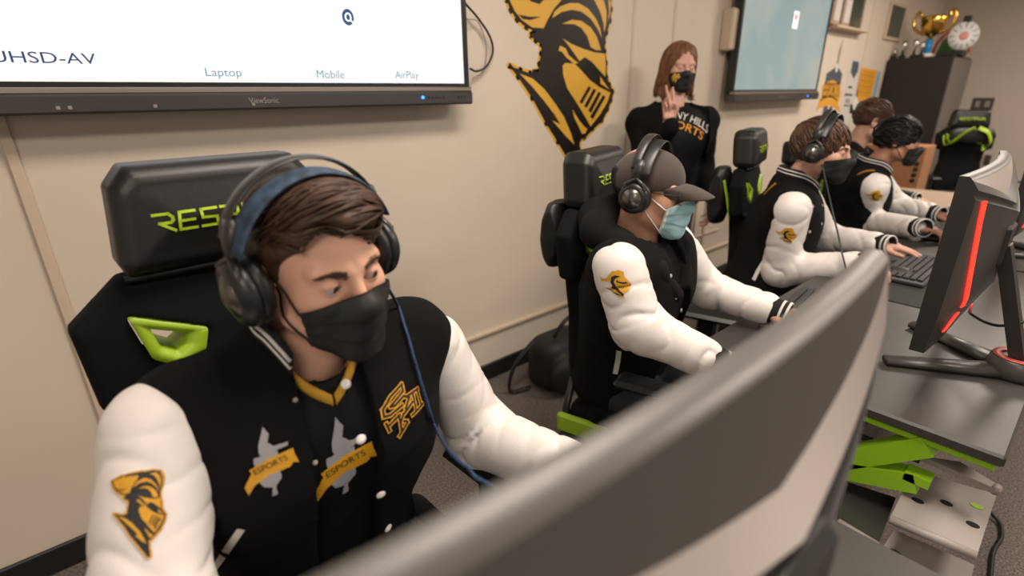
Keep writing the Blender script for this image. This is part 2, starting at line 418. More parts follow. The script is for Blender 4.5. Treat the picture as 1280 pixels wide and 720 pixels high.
def patch(name, fn, fr, layers, mats, parent, N=90, off=.0015, label=None):
    """badge: layers = [(polygon, material number)], laid over the surface as a fine quilt"""
    al = np.concatenate([np.array(l[0], float) for l in layers]); lo = al.min(0); hi = al.max(0); st = max(hi-lo)/N
    nx, ny = [max(2, int(math.ceil(k/st))) for k in (hi-lo)]
    cx = lo[0]+(np.arange(nx)+.5)*st; cy = lo[1]+(np.arange(ny)+.5)*st; X_, Y_ = np.meshgrid(cx, cy, indexing='ij'); C = np.full(X_.shape, -1)
    for pl, mi in layers: C[inpoly(X_, Y_, pl)] = mi
    gx, gy = np.meshgrid(lo[0]+np.arange(nx+1)*st, lo[1]+np.arange(ny+1)*st, indexing='ij')
    V = drape(fn, fr, np.stack([gx.ravel(), gy.ravel()], 1), off)
    ii, jj = np.nonzero(C >= 0); w_ = ny+1
    f = np.stack([ii*w_+jj, (ii+1)*w_+jj, (ii+1)*w_+jj+1, ii*w_+jj+1], 1)
    used = np.unique(f); re = np.full(len(V), -1); re[used] = np.arange(len(used))
    return mesh_obj(name, V[used], re[f], mats, parent, C[ii, jj], None, label)
def ribbon(pts, wd, closed=False):
    """outline polygon quads of a stroke: list of quads"""
    pts = [np.array(p, float) for p in pts]; out = []
    n = len(pts); rng = range(n if closed else n-1)
    for i in rng:
        a, b = pts[i], pts[(i+1) % n]; d = b-a; L = np.linalg.norm(d)
        if L < 1e-9: continue
        d = d/L; nn = np.array([-d[1], d[0]])*wd/2; e = d*wd*.42
        out.append([a-e-nn, b+e-nn, b+e+nn, a-e+nn])
    return out
def flat_poly(mb, poly, fr, z, mi, th=.0006):
    mb.prism(poly, th, fr, mi, z)
def text_mesh(body, size=1.0):
    cu = bpy.data.curves.new('t', 'FONT'); cu.body = body; cu.size = size; cu.resolution_u = 3
    o = bpy.data.objects.new('t', cu); COL.objects.link(o)
    dg = bpy.context.evaluated_depsgraph_get(); dg.update(); me = bpy.data.meshes.new_from_object(o.evaluated_get(dg))
    v = np.array([x.co[:2] for x in me.vertices]); f = [list(p.vertices) for p in me.polygons]
    bpy.data.objects.remove(o); bpy.data.meshes.remove(me); bpy.data.curves.remove(cu)
    return v, f
def text_fit(body, w_, h_=None):
    """text scaled to a width (and a cap height), centred on the origin"""
    v, f = text_mesh(body); lo = v.min(0); hi = v.max(0); s = w_/(hi[0]-lo[0]); v = v-(lo+hi)/2
    sy = s if h_ is None else h_/(hi[1]-lo[1]); return v*[s, sy], f
def flat_text(name, body, fr, w_, h_, matn, parent, off=.001, label=None):
    v, f = text_fit(body, w_, h_); o, ex, ey, n = fr
    return mesh_obj(name, o+v[:, :1]*ex+v[:, 1:2]*ey+n*off, f, matn, parent, None, None, label)
def drape_text(name, body, fn, fr, w_, h_, matn, parent, off=.002, bend=0):
    v, f = text_fit(body, w_, h_)
    if bend: v[:, 1] -= bend*(v[:, 0]/(w_/2))**2
    return mesh_obj(name, drape(fn, fr, v, off), f, matn, parent)
# stencil letters of the chair lettering, unit box
STEN = {'R': [[(0, 1), (.8, 1), (1, .8), (1, .6), (.85, .48), (.25, .48), (1, 0)]], 'E': [[(1, 1), (.15, 1), (.05, .5), (.9, .5)], [(.05, .5), (0, 0), (.95, 0)]],
        'S': [[(1, 1), (.1, 1), (.1, .52), (.95, .48), (.95, 0), (0, 0)]], 'P': [[(0, 1), (.85, 1), (1, .85), (1, .6), (.85, .45), (.1, .45), (.05, 0)]],
        'A': [[(0, 0), (.1, 1), (.9, 1), (1, 0)], [(.1, .45), (.95, .45)]], 'W': [[(0, 1), (.15, 0), (.5, .5), (.85, 0), (1, 1)]], 'N': [[(0, 0), (.05, 1), (.95, 0), (1, 1)]]}

# ------------------------------------------------------------------ the room
WY = 1.85; FX = 8.6
struct('floor', MB().box((-4, -5, -.05), (FX, WY+.1, 0)), 'carpet')
struct('ceiling', MB().box((-4, -5, 2.75), (FX, WY+.1, 2.8)), 'ceil')
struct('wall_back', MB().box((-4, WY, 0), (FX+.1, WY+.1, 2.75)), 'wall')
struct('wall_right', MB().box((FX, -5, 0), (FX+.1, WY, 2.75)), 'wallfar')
struct('baseboard_back', MB().box((-4, WY-.014, 0), (FX, WY, .092), bev=.004), 'base')
struct('baseboard_right', MB().box((FX-.014, -5, 0), (FX, WY, .092), bev=.004), 'base')
t = MB(); t.box((.95, WY-.02, .258), (FX, WY, .278), bev=.004); struct('trim_1', t, 'trim')
k = 2
for x, r_ in ((-.09, 1), (2.46, 0), (2.84, 0), (3.44, 1), (6.1, 0)):
    t = MB(); t.box((x-.012, WY-(.012 if r_ else .003), .1), (x+.012, WY, 2.75), bev=.002)
    struct('trim_%d' % k, t, 'trim'); k += 1
t = MB(); t.box((3.30, WY-.012, .40), (3.66, WY, .412), bev=.002); t.box((3.30, WY-.012, .40), (3.312, WY, .95), bev=.002); struct('trim_%d' % k, t, 'trim'); k += 1
for i in range(3): 
    t = MB(); t.box((FX-.006, -.2-1.2*i, .1), (FX, -.19-1.2*i, 2.75)); struct('trim_%d' % (k+i), t, 'trim')
def wallpoly(pix, Y): return [(float(q[0]), float(q[2])) for q in (P(a, b, Y=Y) for a, b in pix)]
WF = lambda Y: ((0, Y, 0), (1, 0, 0), (0, 0, 1), (0, -1, 0))
for i, pl in enumerate(([(240, -70), (455, -70), (390, 215), (215, 170)], [(615, 30), (730, 75), (670, 305), (565, 265)])):
    pl = wallpoly([(1000+a/5.536, b/5.536) for a, b in pl], WY); xs = [p[0] for p in pl]; zs = [p[1] for p in pl]
    x0, x1, z0, z1 = (min(xs)+.05, max(xs)-.05, min(zs)+.05, min(2.7, max(zs))) if i else (min(xs), max(xs), min(zs), 2.7)
    root = MB().box((x0, WY-.012, z0), (x1, WY-.004, z1)).build('window_%d' % (i+1), 'glassd'); tag(root, kind='structure')
    f = MB(); e = .03
    f.box((x0-e, WY-.025, z0-e), (x1+e, WY, z0), bev=.004); f.box((x0-e, WY-.025, z0), (x0, WY, z1), bev=.004)
    f.box((x1, WY-.025, z0), (x1+e, WY, z1), bev=.004); f.box((x0-e, WY-.025, z1), (x1+e, WY, z1+.03), bev=.004)
    f.build('window_frame', 'trim', root)
    if i == 0:
        for q, (a, b, hgt) in enumerate(((1045, 16, .20), (1057, 20, .17))):
            c = P(a, b, Y=WY-.05); fr = MB(); fr.box((c[0]-.09, WY-.06, z0), (c[0]+.09, WY-.04, z0+hgt+.06), bev=.006)
            o = fr.build('picture_frame', 'tan'); tag(o, ['small tan picture frame on the window ledge, beside the wall screen', 'small tan picture frame on the window ledge, farther from the wall screen'][q], 'picture frame', 'picture frames on the window ledge')
            MB().box((c[0]-.06, WY-.063, z0+.03), (c[0]+.06, WY-.0602, z0+hgt+.03)).build('picture', 'post_w', o)
        MB().box((x0-.03, WY-.09, z0-.02), (x1+.03, WY, z0), bev=.004).build('window_sill', 'trim', root)
# ceiling light fixtures (they carry the lamps; the last is added, for the far wall)
for q, (x, y) in enumerate(((.9, .35), (2.6, -.9), (-1.2, -1.0), (5.2, .3), (6.9, -.9))):
    e = empty('ceiling_light', (x, y, 2.75), ['recessed ceiling light panel above the first desks', 'recessed ceiling light panel behind the photographer to the right', 'recessed ceiling light panel behind the photographer to the left', 'recessed ceiling light panel over the fifth player', 'added unseen ceiling light panel that brightens the far wall'][q], 'ceiling light', 'ceiling light panels')
    MB().box((x-.62, y-.32, 2.70), (x+.62, y-.29, 2.75)).box((x-.62, y+.29, 2.70), (x+.62, y+.32, 2.75)).box((x-.62, y-.3, 2.70), (x-.59, y+.3, 2.75)).box((x+.59, y-.3, 2.70), (x+.62, y+.3, 2.75)).build('light_frame', 'white', e)
    MB().box((x-.59, y-.29, 2.715), (x+.59, y+.29, 2.722)).build('diffuser', mat('lit_diffuser', (.8, .75, .7), .5, emit=(1, .9, .8), es=3), e)

# ------------------------------------------------------------------ knight emblem on the wall
def K(cx, cy): return P(630+cx/3.4286, cy/3.4286, Y=WY)
def kp(pl): return [(float(K(*p)[0]), float(K(*p)[2])) for p in pl]
KB = [(8, -60), (10, 0), (28, 45), (55, 85), (95, 118), (138, 136), (112, 152), (135, 175), (160, 190), (158, 230), (150, 275), (146, 308), (130, 306), (112, 314), (70, 300), (20, 280), (60, 330), (120, 420), (180, 530), (230, 610), (290, 712), (304, 740), (330, 745), (322, 640), (325, 596), (345, 592), (380, 555), (420, 520), (445, 470), (460, 430), (468, 392), (452, 362), (440, 330), (438, 270), (432, 220), (430, 180), (440, 140), (455, 90), (460, 40), (455, 0), (440, -60), (380, -110), (250, -130), (100, -120)]
KG = [[(18, -60), (22, 0), (45, 48), (75, 86), (120, 118), (168, 121), (185, 85), (212, 38), (245, 0), (250, -60), (120, -95)],
      [(205, 78), (215, 50), (240, 28), (280, 13), (320, 14), (360, 38), (392, 80), (410, 120), (418, 165), (400, 125), (370, 80), (330, 50), (290, 42), (245, 52)],
      [(248, 102), (290, 85), (330, 90), (370, 118), (395, 155), (410, 200), (414, 216), (390, 214), (370, 202), (355, 155), (330, 120), (300, 104)],
      [(340, -60), (385, 0), (410, 50), (425, 100), (428, 140), (436, 100), (438, 50), (425, 0), (390, -60)],
      [(430, -50), (446, 0), (449, 50), (443, 95), (452, 60), (456, 20), (450, -20)],
      [(250, 165), (290, 190), (340, 210), (385, 224), (430, 230), (434, 270), (433, 330), (415, 310), (375, 265), (345, 245), (322, 262), (300, 230), (275, 195)],
      [(238, 196), (262, 206), (275, 235), (300, 258), (318, 270), (300, 274), (265, 246), (247, 222), (232, 217)],
      [(250, 280), (262, 270), (300, 272), (330, 302), (365, 342), (405, 372), (455, 397), (440, 440), (410, 490), (370, 542), (340, 490), (310, 440), (270, 380), (252, 320)],
      [(412, 328), (422, 345), (450, 384), (412, 358)],
      [(66, 316), (120, 336), (170, 380), (215, 440), (255, 500), (285, 570), (300, 620), (262, 582), (235, 550), (205, 516), (240, 532), (215, 490), (170, 432), (120, 372)],
      [(292, 470), (320, 515), (345, 545), (356, 552), (346, 572), (333, 574), (318, 540), (300, 505)]]
KK = [[(60, 62), (105, 72), (158, 72), (110, 86), (80, 82)], [(95, -60), (140, -10), (200, -30), (150, 18), (110, 5)],
      [(360, 370), (371, 376), (332, 446), (322, 437)], [(382, 380), (393, 386), (353, 463), (341, 455)], [(403, 393), (414, 400), (371, 484), (359, 474)], [(422, 408), (433, 415), (379, 511), (367, 500)]]
kn = empty('wall_decal', (1.9, WY, .9), 'large black and gold knight helmet decal on the cream wall', 'wall decal')
g = MB(); kb = kp(KB)
for a_, b_ in zip(kb, kb[1:]+kb[:1]):
    a_, b_ = np.array(a_), np.array(b_); d_ = _n(b_-a_); n_ = np.array([-d_[1], d_[0]])*.013; g.prism([a_-n_, b_-n_, b_+n_, a_+n_], .0004, WF(WY-.0002), 0, 0)
    g.prism([a_+.013*np.array([math.cos(t_), math.sin(t_)]) for t_ in np.linspace(0, 6.28, 12, endpoint=False)], .0004, WF(WY-.0002), 0, 0)
g.build('gold_outline', 'wgold', kn)
MB().prism(kb, .0012, WF(WY-.0008), 0, 0).build('black_shape', 'wblack', kn)
g = MB(); [g.prism(kp(p), .001, WF(WY-.0018), 0, 0) for p in KG]; g.build('gold_shapes', 'wgold', kn)
[MB().prism(kp(p), .001, WF(WY-.0028), 0, 0).build('black_slot', 'wblack', kn) for p in KK]

# ------------------------------------------------------------------ the two wall screens
def display(x0, x1, zb, h, yf, label, scr, big):
    e = empty('wall_screen', ((x0+x1)/2, WY, zb), label, 'screen', 'large wall screens')
    yb = WY-.05
    b = MB(); b.box((x0+.03, yf+.02, zb+.02), (x1-.03, yb, zb+h-.02), bev=.02); b.build('back_housing', 'tvblack', e)
    MB().box(((x0+x1)/2-.3, yb, zb+.25), ((x0+x1)/2+.3, WY, zb+h-.3)).build('wall_mount', 'tvgrey', e)
    bz = .022; ch = .062
    f = MB(); f.box((x0, yf, zb+ch), (x0+bz, yf+.05, zb+h), bev=.003); f.box((x1-bz, yf, zb+ch), (x1, yf+.05, zb+h), bev=.003)
    f.box((x0, yf, zb+h-bz), (x1, yf+.05, zb+h), bev=.003); f.box((x0+bz, yf, zb+ch), (x1-bz, yf+.05, zb+ch+.014))
    f.build('bezel', 'tvblack', e)
    c = MB(); c.box((x0, yf-.022, zb), (x1, yf+.05, zb+ch-.014), bev=.006); c.build('control_bar', 'tvgrey', e)
    c = MB(); c.box((x0, yf-.014, zb+ch-.015), (x1, yf+.02, zb+ch+.001), bev=.003); c.build('front_lip', 'tvlip', e)
    s = MB().box((x0+bz, yf+.006, zb+ch+.014), (x1-bz, yf+.012, zb+h-bz)).build('screen_panel', scr, e)
    fr = ((0, yf-.0235, 0), (1, 0, 0), (0, 0, 1), (0, -1, 0))
    v = P(331, 132, Y=yf-.023) if big else (np.array([(x0+x1)/2, 0, zb+.02]))
    flat_text('maker_lettering', 'ViewSonic', (np.array([v[0], yf-.023, zb+.026]), np.array([1, 0, 0]), np.array([0, 0, 1]), np.array([0, -1, 0])), .085, .016, 'plate', e)
    bt = MB()
    for i in range(5): bt.lathe([(0, 0), (.0045, 0), (.0045, .002), (0, .002)], (x1-.205+i*.016, yf-.022, zb+.027), (0, -1, 0), 10)
    for i in range(3): bt.box((x1-.075+i*.016, yf-.0235, zb+.024), (x1-.068+i*.016, yf-.0215, zb+.031))
    bt.build('buttons', 'cable', e)
    MB().lathe([(0, 0), (.0055, 0), (.0055, .003), (0, .003)], (x1-.232, yf-.022, zb+.027), (0, -1, 0), 12).build('power_light', 'blueled', e)
    if big:
        b2 = MB()
        for px in (73, 88, 195, 318): q = P(px, 136, Y=yf-.023); b2.box((q[0]-.004, yf-.0235, zb+.012), (q[0]+.004, yf-.0215, zb+.02))
        b2.build('screws', 'plate', e)
    return e, yf
YF = 1.745
TX1 = float(P(588, 130, Y=YF)[0]); TZ = float(P(588, 130, Y=YF-.02)[2])
tv1, yf = display(TX1-1.70, TX1, TZ, 1.0, YF, 'large lit wall screen showing white connection page, left of knight decal', 'scr1', True)
SF = lambda px, py: (P(px, py, Y=YF+.006), np.array([1., 0, 0]), np.array([0, 0, 1.]), np.array([0, -1., 0]))
def scr_text(body, x0, x1, y, hpx, matn, left_hidden=0):
    a = P(x0, y, Y=YF+.005); b = P(x1, y, Y=YF+.005); c = P((x0+x1)/2, y, Y=YF+.005); s = np.linalg.norm(P((x0+x1)/2, y-hpx/2, Y=YF+.005)-P((x0+x1)/2, y+hpx/2, Y=YF+.005))
    flat_text('screen_text', body, ((a+b)/2, np.array([1., 0, 0]), np.array([0, 0, 1.]), np.array([0, -1., 0])), b[0]-a[0], s, matn, tv1, .001)
scr_text('FJUHSD-AV', -36, 120, 74, 18, 'ink')
scr_text('Laptop', 257, 302, 92, 13, 'tealink'); scr_text('Mobile', 396, 430, 93, 10, 'tealink'); scr_text('AirPlay', 494, 523, 95, 12, 'tealink')
scr_text('http://10.160.41.228:8080', 203, 343, 70, 11, 'faint'); scr_text('Support iOS device', 473, 539, 77, 9, 'faint'); scr_text('start sublink', 238, 300, 31, 9, 'faint')
g = MB(); fz = WF(YF+.0055)
def outline(pix, wd, mb): 
    for q in ribbon(wallpoly(pix, YF+.005), wd, True): mb.prism(q, .0006, fz, 0, 0)
outline([(231, 8), (303, 8), (304, 52), (233, 52)], .006, g); g.build('laptop_icon', 'faint', tv1); g = MB(); outline([(484, 29), (524, 31), (526, 58), (485, 55)], .006, g)
g.prism(wallpoly([(505, 52), (515, 68), (496, 67)], YF+.005), .0006, fz, 0, 0)
for r_ in (24, 15, 6):
    arc = [(30+r_*math.cos(a), 32-r_*.8*math.sin(a)) for a in np.linspace(.6, 2.54, 10)]
    g2 = MB(); [g2.prism(q, .0006, fz, 0, 0) for q in ribbon(wallpoly(arc, YF+.005), .007)]; g2.build('signal_arc', 'faint', tv1)
g.build('screen_icon', 'faint', tv1)
c = P(435, 21.5, Y=YF+.005); g = MB(); g.prism([(c[0]+.02*math.cos(a), c[2]+.024*math.sin(a)) for a in np.linspace(0, 6.28, 24, endpoint=False)], .0006, fz, 0, 0)
g.build('search_badge', 'ink', tv1)
g = MB(); 
for q in ribbon([(c[0]+.009*math.cos(a), c[2]+.011*math.sin(a)) for a in np.linspace(0, 6.28, 16, endpoint=False)], .004, True): g.prism(q, .0006, WF(YF+.0045), 0, 0)
g.prism([(c[0]+.004, c[2]-.008), (c[0]+.014, c[2]-.018), (c[0]+.016, c[2]-.013), (c[0]+.008, c[2]-.005)], .0006, WF(YF+.0045), 0, 0)
g.build('search_ring', 'faint', tv1)
cb = [P(579, 0, Y=1.80), P(583, 6, Y=1.80), P(597, 22, Y=1.81), P(612, 45, Y=1.82), P(616, 65, Y=1.83), P(608, 83, Y=1.82), P(596, 89, Y=1.8), P(588, 86, Y=1.78)]
tag(MB().tube(bez(cb, 8), .0045, 8).build('power_cable', 'cable'), 'black cable looping from the right side of the white wall screen', 'cable')
cb = [P(583, 24, Y=1.80), P(598, 28, Y=1.82), P(608, 60, Y=1.84), P(604, 88, Y=1.84), P(590, 98, Y=1.84)]
tag(MB().tube(bez(cb, 8), .002, 6).build('thin_cable', 'plate'), 'thin grey cable behind the right side of the white wall screen', 'cable')
xa = float(P(914, 128, Y=YF)[0]); xb = float(P(1019, 126, Y=YF)[0]); zb = float(P(914, 128, Y=YF-.02)[2])
tv2, _ = display(xa, xb, zb, (xb-xa-.05)*.5625+.085, YF, 'large wall screen with teal map picture, right of the standing woman', 'scr2', False)
c = P(995, 24, Y=YF+.005); MB().box((c[0]-.04, YF+.004, c[2]-.06), (c[0]+.04, YF+.0055, c[2]+.05)).build('screen_icon', mat('lit_icon', (.3, .3, .3), emit=(.8, .78, .76)), tv2)
c = P(995, 22, Y=YF+.005); MB().box((c[0]-.02, YF+.003, c[2]-.015), (c[0]+.02, YF+.0038, c[2]+.02)).build('screen_icon_mark', mat('lit_icon_red', (.3, .1, .1), emit=(.6, .15, .12)), tv2)
bx = P(915, 35, Y=1.80); tag(MB().box((bx[0]-.05, 1.77, bx[2]-.13), (bx[0]+.05, WY, bx[2]+.11), bev=.01).build('wall_box', 'trim'), 'small cream junction box on the wall at the left side of the teal screen', 'junction box')

# ------------------------------------------------------------------ posters, cabinet, trophies, outlet
def PO(pl): return wallpoly([(1000+a/6, 40+b/6) for a, b in pl], WY)
e = empty('lance_banner', (5.5, WY, 1.2), 'gold and slate lance shaped poster on the wall beside the teal screen', 'poster')
g = MB(); g.prism(PO([(325, 50), (290, 140), (275, 235), (285, 245), (305, 150)]), .001, WF(WY-.001)); g.build('lance_tip', 'plate', e)
g = MB(); g.prism(PO([(270, 262), (200, 310), (185, 385), (300, 395), (316, 315), (285, 265)]), .001, WF(WY-.001)); g.prism(PO([(180, 545), (245, 545), (225, 622), (165, 622)]), .001, WF(WY-.001)); g.build('slate_blade', 'post_g', e)
g = MB(); g.prism(PO([(165, 410), (195, 375), (245, 360), (300, 390), (303, 470), (283, 540), (303, 598), (250, 562), (200, 556), (150, 566), (112, 600), (142, 520), (165, 460)]), .001, WF(WY-.002)); g.build('gold_banner', 'post_o', e)
g = MB(); g.prism(PO([(268, 240), (262, 300), (276, 300), (284, 245)]), .001, WF(WY-.0025)); g.prism(PO([(212, 550), (222, 550), (200, 620), (190, 620)]), .001, WF(WY-.0025)); g.build('white_line', 'white', e)
arc = [(150, 515), (180, 492), (215, 482), (250, 490), (272, 512)]
g = MB(); [g.prism(q, .001, WF(WY-.003)) for q in ribbon(PO(arc), .012)]; g.build('black_arc', 'inkb', e)
a, b = PO([(175, 430), (290, 440)]); flat_text('banner_lettering', 'ESPORTS', (np.array([(a[0]+b[0])/2, WY-.003, (a[1]+b[1])/2]), np.array([1, 0, 0]), np.array([0, 0, 1]), np.array([0, -1, 0])), b[0]-a[0], .13, 'inkb', e)
e = empty('white_poster', (6, WY, .9), 'narrow white poster with black panels between gold banner and orange poster', 'poster')
g = MB(); g.prism(PO([(385, 198), (457, 205), (432, 440), (404, 710), (312, 690), (348, 400)]), .001, WF(WY-.001)); g.build('sheet', 'post_w', e)
g = MB(); g.prism(PO([(395, 215), (440, 225), (435, 290), (400, 350), (378, 300)]), .001, WF(WY-.002)); g.build('helmet_picture', 'post_g', e)
g = MB()
for pl in ([(335, 462), (390, 466), (387, 480), (332, 476)], [(330, 545), (368, 548), (366, 558), (328, 555)], [(376, 540), (432, 560), (425, 615), (368, 610)], [(345, 500), (352, 500), (350, 535), (343, 535)], [(362, 500), (368, 500), (366, 535), (360, 535)], [(362, 405), (388, 408), (386, 424), (360, 420)], [(405, 640), (412, 640), (398, 670), (392, 670)]): g.prism(PO(pl), .001, WF(WY-.002))
g.build('black_panels', 'inkb', e)
g = MB(); g.prism(PO([(418, 478), (434, 510), (420, 590), (400, 600), (392, 560), (402, 500)]), .001, WF(WY-.003)); g.build('tie_shape', 'white', e)
e = empty('orange_poster', (6.6, WY, .9), 'orange poster with dark text lines beside the black cabinet', 'poster')
g = MB(); g.prism(PO([(452, 262), (578, 288), (522, 528), (404, 520)]), .001, WF(WY-.001)); g.build('sheet', 'post_o', e)
g = MB()
for i in range(9):
    t = .1+i*.085; a0 = (452-48*t+8, 262+258*t); a1 = (578-56*t-10, 288+240*t); wd = 7 if i % 2 else 4
    g.prism(PO([a0, a1, (a1[0]-2, a1[1]+wd), (a0[0]-2, a0[1]+wd)]), .001, WF(WY-.002))
g.build('text_lines', 'goldd', e)
tag(MB().prism(PO([(582, 290), (606, 298), (556, 528), (530, 524)]), .001, WF(WY-.001)).build('blue_poster', 'post_b'), 'narrow pale blue poster strip touching the black cabinet', 'poster')
# storage cabinet
CX0, CX1, CY0, CZ = 6.83, 7.62, 1.27, 1.69
e = empty('storage_cabinet', ((CX0+CX1)/2, 1.56, 0), 'tall black steel cabinet with taupe doors in the far corner', 'cabinet')
MB().box((CX0, CY0+.02, 0), (CX1, WY-.02, CZ), bev=.006).build('cabinet_body', 'cab', e)
for i in (0, 1):
    x0 = CX0+.005+i*(CX1-CX0)/2; d = MB().box((x0, CY0, .05), (x0+(CX1-CX0)/2-.01, CY0+.019, CZ-.02), bev=.003).build('door', 'cabs', e)
    hx = (CX0+CX1)/2+(-.04, .04)[i]; MB().tube([(hx, CY0-.02, .85), (hx, CY0-.025, .95), (hx, CY0-.02, 1.05)], .008, 8).build('handle', 'tvgrey', d)
# trophy
c = P(1158, 66, X=7.05); zb = CZ; cx, cy = 7.05, float(c[1])
e = empty('trophy_cup', (cx, cy, zb), 'large gold two-handled trophy cup on a bright blue stem, on top of the cabinet', 'trophy')
MB().lathe([(0, 0), (.07, 0), (.07, .03), (.05, .04), (0, .04)], (cx, cy, zb), n=20).build('base', 'white', e)
MB().lathe([(0, .04), (.035, .04), (.03, .17), (0, .17)], (cx, cy, zb), n=20).build('stem', 'blue', e)
MB().lathe([(0, .17), (.025, .17), (.018, .19), (.04, .205), (.075, .235), (.108, .31), (.12, .38), (.116, .385), (.10, .31), (.06, .25), (0, .235)], (cx, cy, zb), n=28, cap=False).build('bowl', 'trophy', e)
for s in (-1, 1):
    MB().tube(bez([(cx, cy+s*.06, zb+.22), (cx, cy+s*.14, zb+.27), (cx, cy+s*.17, zb+.36), (cx, cy+s*.15, zb+.43), (cx, cy+s*.12, zb+.42), (cx, cy+s*.125, zb+.38)], 6), .014, 8).build('handle', 'trophy', e)
for i, (px, h) in enumerate(((1117, .09), (1127, .17), (1141, .18), (1150, .15))):
    y = float(P(px, 72, X=6.95)[1]); e = empty('silver_trophy', (6.95, y, CZ), ['tiny silver trophy figure at the wall end of the cabinet top', 'silver trophy figure, second from the wall on the cabinet top', 'silver trophy figure just left of the gold cup', 'slim silver trophy figure touching the gold cup stem'][i], 'trophy', 'silver trophies on the cabinet')
    MB().box((6.92, y-.025, CZ), (6.98, y+.025, CZ+.03), bev=.003).build('base', 'cab', e)
    MB().lathe([(0, .03), (.012, .03), (.01, h*.5), (.028, h*.65), (.024, h*.85), (.008, h), (0, h)], (6.95, y, CZ), n=14).build('figure', 'silverm', e)
y = float(P(1186, 62, X=7.2)[1]); e = empty('toy_dome', (7.3, y, CZ), 'green domed object with a red arch between gold cup and prize wheel', 'ornament')
MB().lathe([(0, 0), (.12, 0), (.12, .06), (.09, .17), (.05, .21), (0, .22)], (7.3, y, CZ), n=20).build('dome', 'green', e)
MB().tube([(7.3, y+.15*math.cos(a), CZ+.04+.22*math.sin(a)) for a in np.linspace(0, math.pi, 16)], .014, 8).build('arch', 'redo', e)
pc = P(1204, 45, X=7.1); e = empty('prize_wheel', (7.1, pc[1], CZ), 'white prize wheel with pale red centre standing on the cabinet', 'prize wheel')
ax = _n([-.8, -.5, 0])
MB().lathe([(0, 0), (.128, 0), (.128, .015), (0, .015)], pc, ax, n=36).build('disc', 'wheel', e)
MB().lathe([(0, 0), (.04, 0), (.036, .006), (0, .006)], pc+ax*.015, ax, n=20).build('hub', 'pink', e)
g = MB(); u = _n(np.cross(ax, [0, 0, 1]))
for i in range(12):
    a = i*math.pi/6; d = math.cos(a)*u+math.sin(a)*np.array([0, 0, 1.]); MB().tube([pc+ax*.016+d*.075, pc+ax*.016+d*.12], .003, 6).build('divider_peg', 'post_g', e)
MB().box(pc+[-.02, -.03, .12], pc+[.03, .03, .18], bev=.006).build('pointer', 'cable', e)
MB().box((7.0, pc[1]-.05, CZ), (7.2, pc[1]+.16, CZ+.05), bev=.01).box((7.11, pc[1]-.015, CZ+.03), (7.13, pc[1]+.015, pc[2]), bev=.003).build('stand', 'cable', e)
oc = P(1228, 130, X=FX-.01); e = empty('wall_outlet', oc, 'dark double wall outlet on the far wall', 'outlet')
MB().box(oc+[0, -.10, -.07], oc+[.01, .10, .07], bev=.004).build('cover_plate', 'outlet', e)
g = MB(); [g.box(oc+[-.003, s*.045-.022, -.035], oc+[0, s*.045+.022, .035], bev=.001) for s in (-1, 1)]; g.build('socket', 'plate', e)
oc = P(1234, 200, X=FX-.01); tag(MB().box(oc+[-.01, -.03, -.06], oc+[.01, .03, .06], bev=.005).build('wall_switch', 'outlet'), 'small dark wall plate low on the far wall, behind the raised monitor', 'switch')
# cardboard box with round holes
a = P(1159, 184, X=5.2); e = empty('cardboard_box', (5.3, a[1]+.25, 0), 'tall brown cardboard box with round holes behind the fourth player', 'box')
MB().box((5.2, a[1], 0), (5.5, a[1]+.42, a[2]), bev=.004).build('carton', 'card', e)
g = MB()
for px, py in ((1144, 212), (1142, 219), (1140, 226), (1146, 205)): q = P(px, py, X=5.2); g.lathe([(0, 0), (.018, 0), (.018, .002), (0, .002)], q, (-1, 0, 0), 12)
g.build('holes', 'hole', e)
a = P(1128, 243, Z=.72); b = P(1176, 256, Z=.72)
e = empty('side_table', ((a[0]+b[0])/2, a[1], 0), 'tan topped side table behind the fourth player', 'table')
MB().box((min(a[0], b[0])-.2, b[1]-.25, .70), (max(a[0], b[0])+.25, a[1]+.15, .73), bev=.008).build('table_top', 'tan', e)
for sx in (min(a[0], b[0])-.15, max(a[0], b[0])+.2):
    for sy in (b[1]-.2, a[1]+.1): MB().tube([(sx, sy, 0), (sx, sy, .70)], .018, 10).build('leg', 'tvgrey', e)

# ------------------------------------------------------------------ gaming chairs
def letters(mb, text, fr, w_, h_, wd, fn=None, mi=0):
    n = len(text); cw = w_/n; o, ex, ey, nn = fr
    for i, ch in enumerate(text):
        for st in STEN[ch]:
            pts = [(-w_/2+i*cw+p[0]*cw*.78, (p[1]-.5)*h_) for p in st]
            for q in ribbon(pts, wd):
                if fn is None: mb.prism(q, .0012, fr, mi, 0)
                else:
                    a, b, c, d = [np.array(z) for z in q]; m = 4
                    uv = [a+(b-a)*t/m for t in range(m+1)]+[d+(c-d)*t/m for t in range(m+1)]
                    V = drape(fn, fr, uv, .0018, .05); mb.add(V, [[t, t+1, m+2+t, m+1+t] for t in range(m)], mi)
BACKP = [(-.17, .50), (.17, .50), (.205, .62), (.17, .78), (.178, .90), (.236, .925), (.243, 1.06), (.165, 1.125), (-.165, 1.125), (-.243, 1.06), (-.236, .925), (-.178, .90), (-.17, .78), (-.205, .62)]
HOLE = [(-.170, 1.066), (-.070, 1.020), (-.082, .985), (-.115, .964), (-.156, .995)]
HOLE_I = [(-.146, 1.040), (-.086, 1.018), (-.108, .990), (-.138, 1.005)]
TILT = math.radians(6)
def tl(p):       # tilt of the back rest
    q = p.copy(); dz = p[:, 2]-.5; q[:, 1] = p[:, 1]-dz*math.tan(TILT); return q
def tlv(v): v = np.array(v, float); v[:, 1] += (v[:, 2]-.5)*math.tan(TILT); return v
def mir(pl): return [(-a, b) for a, b in pl][::-1]
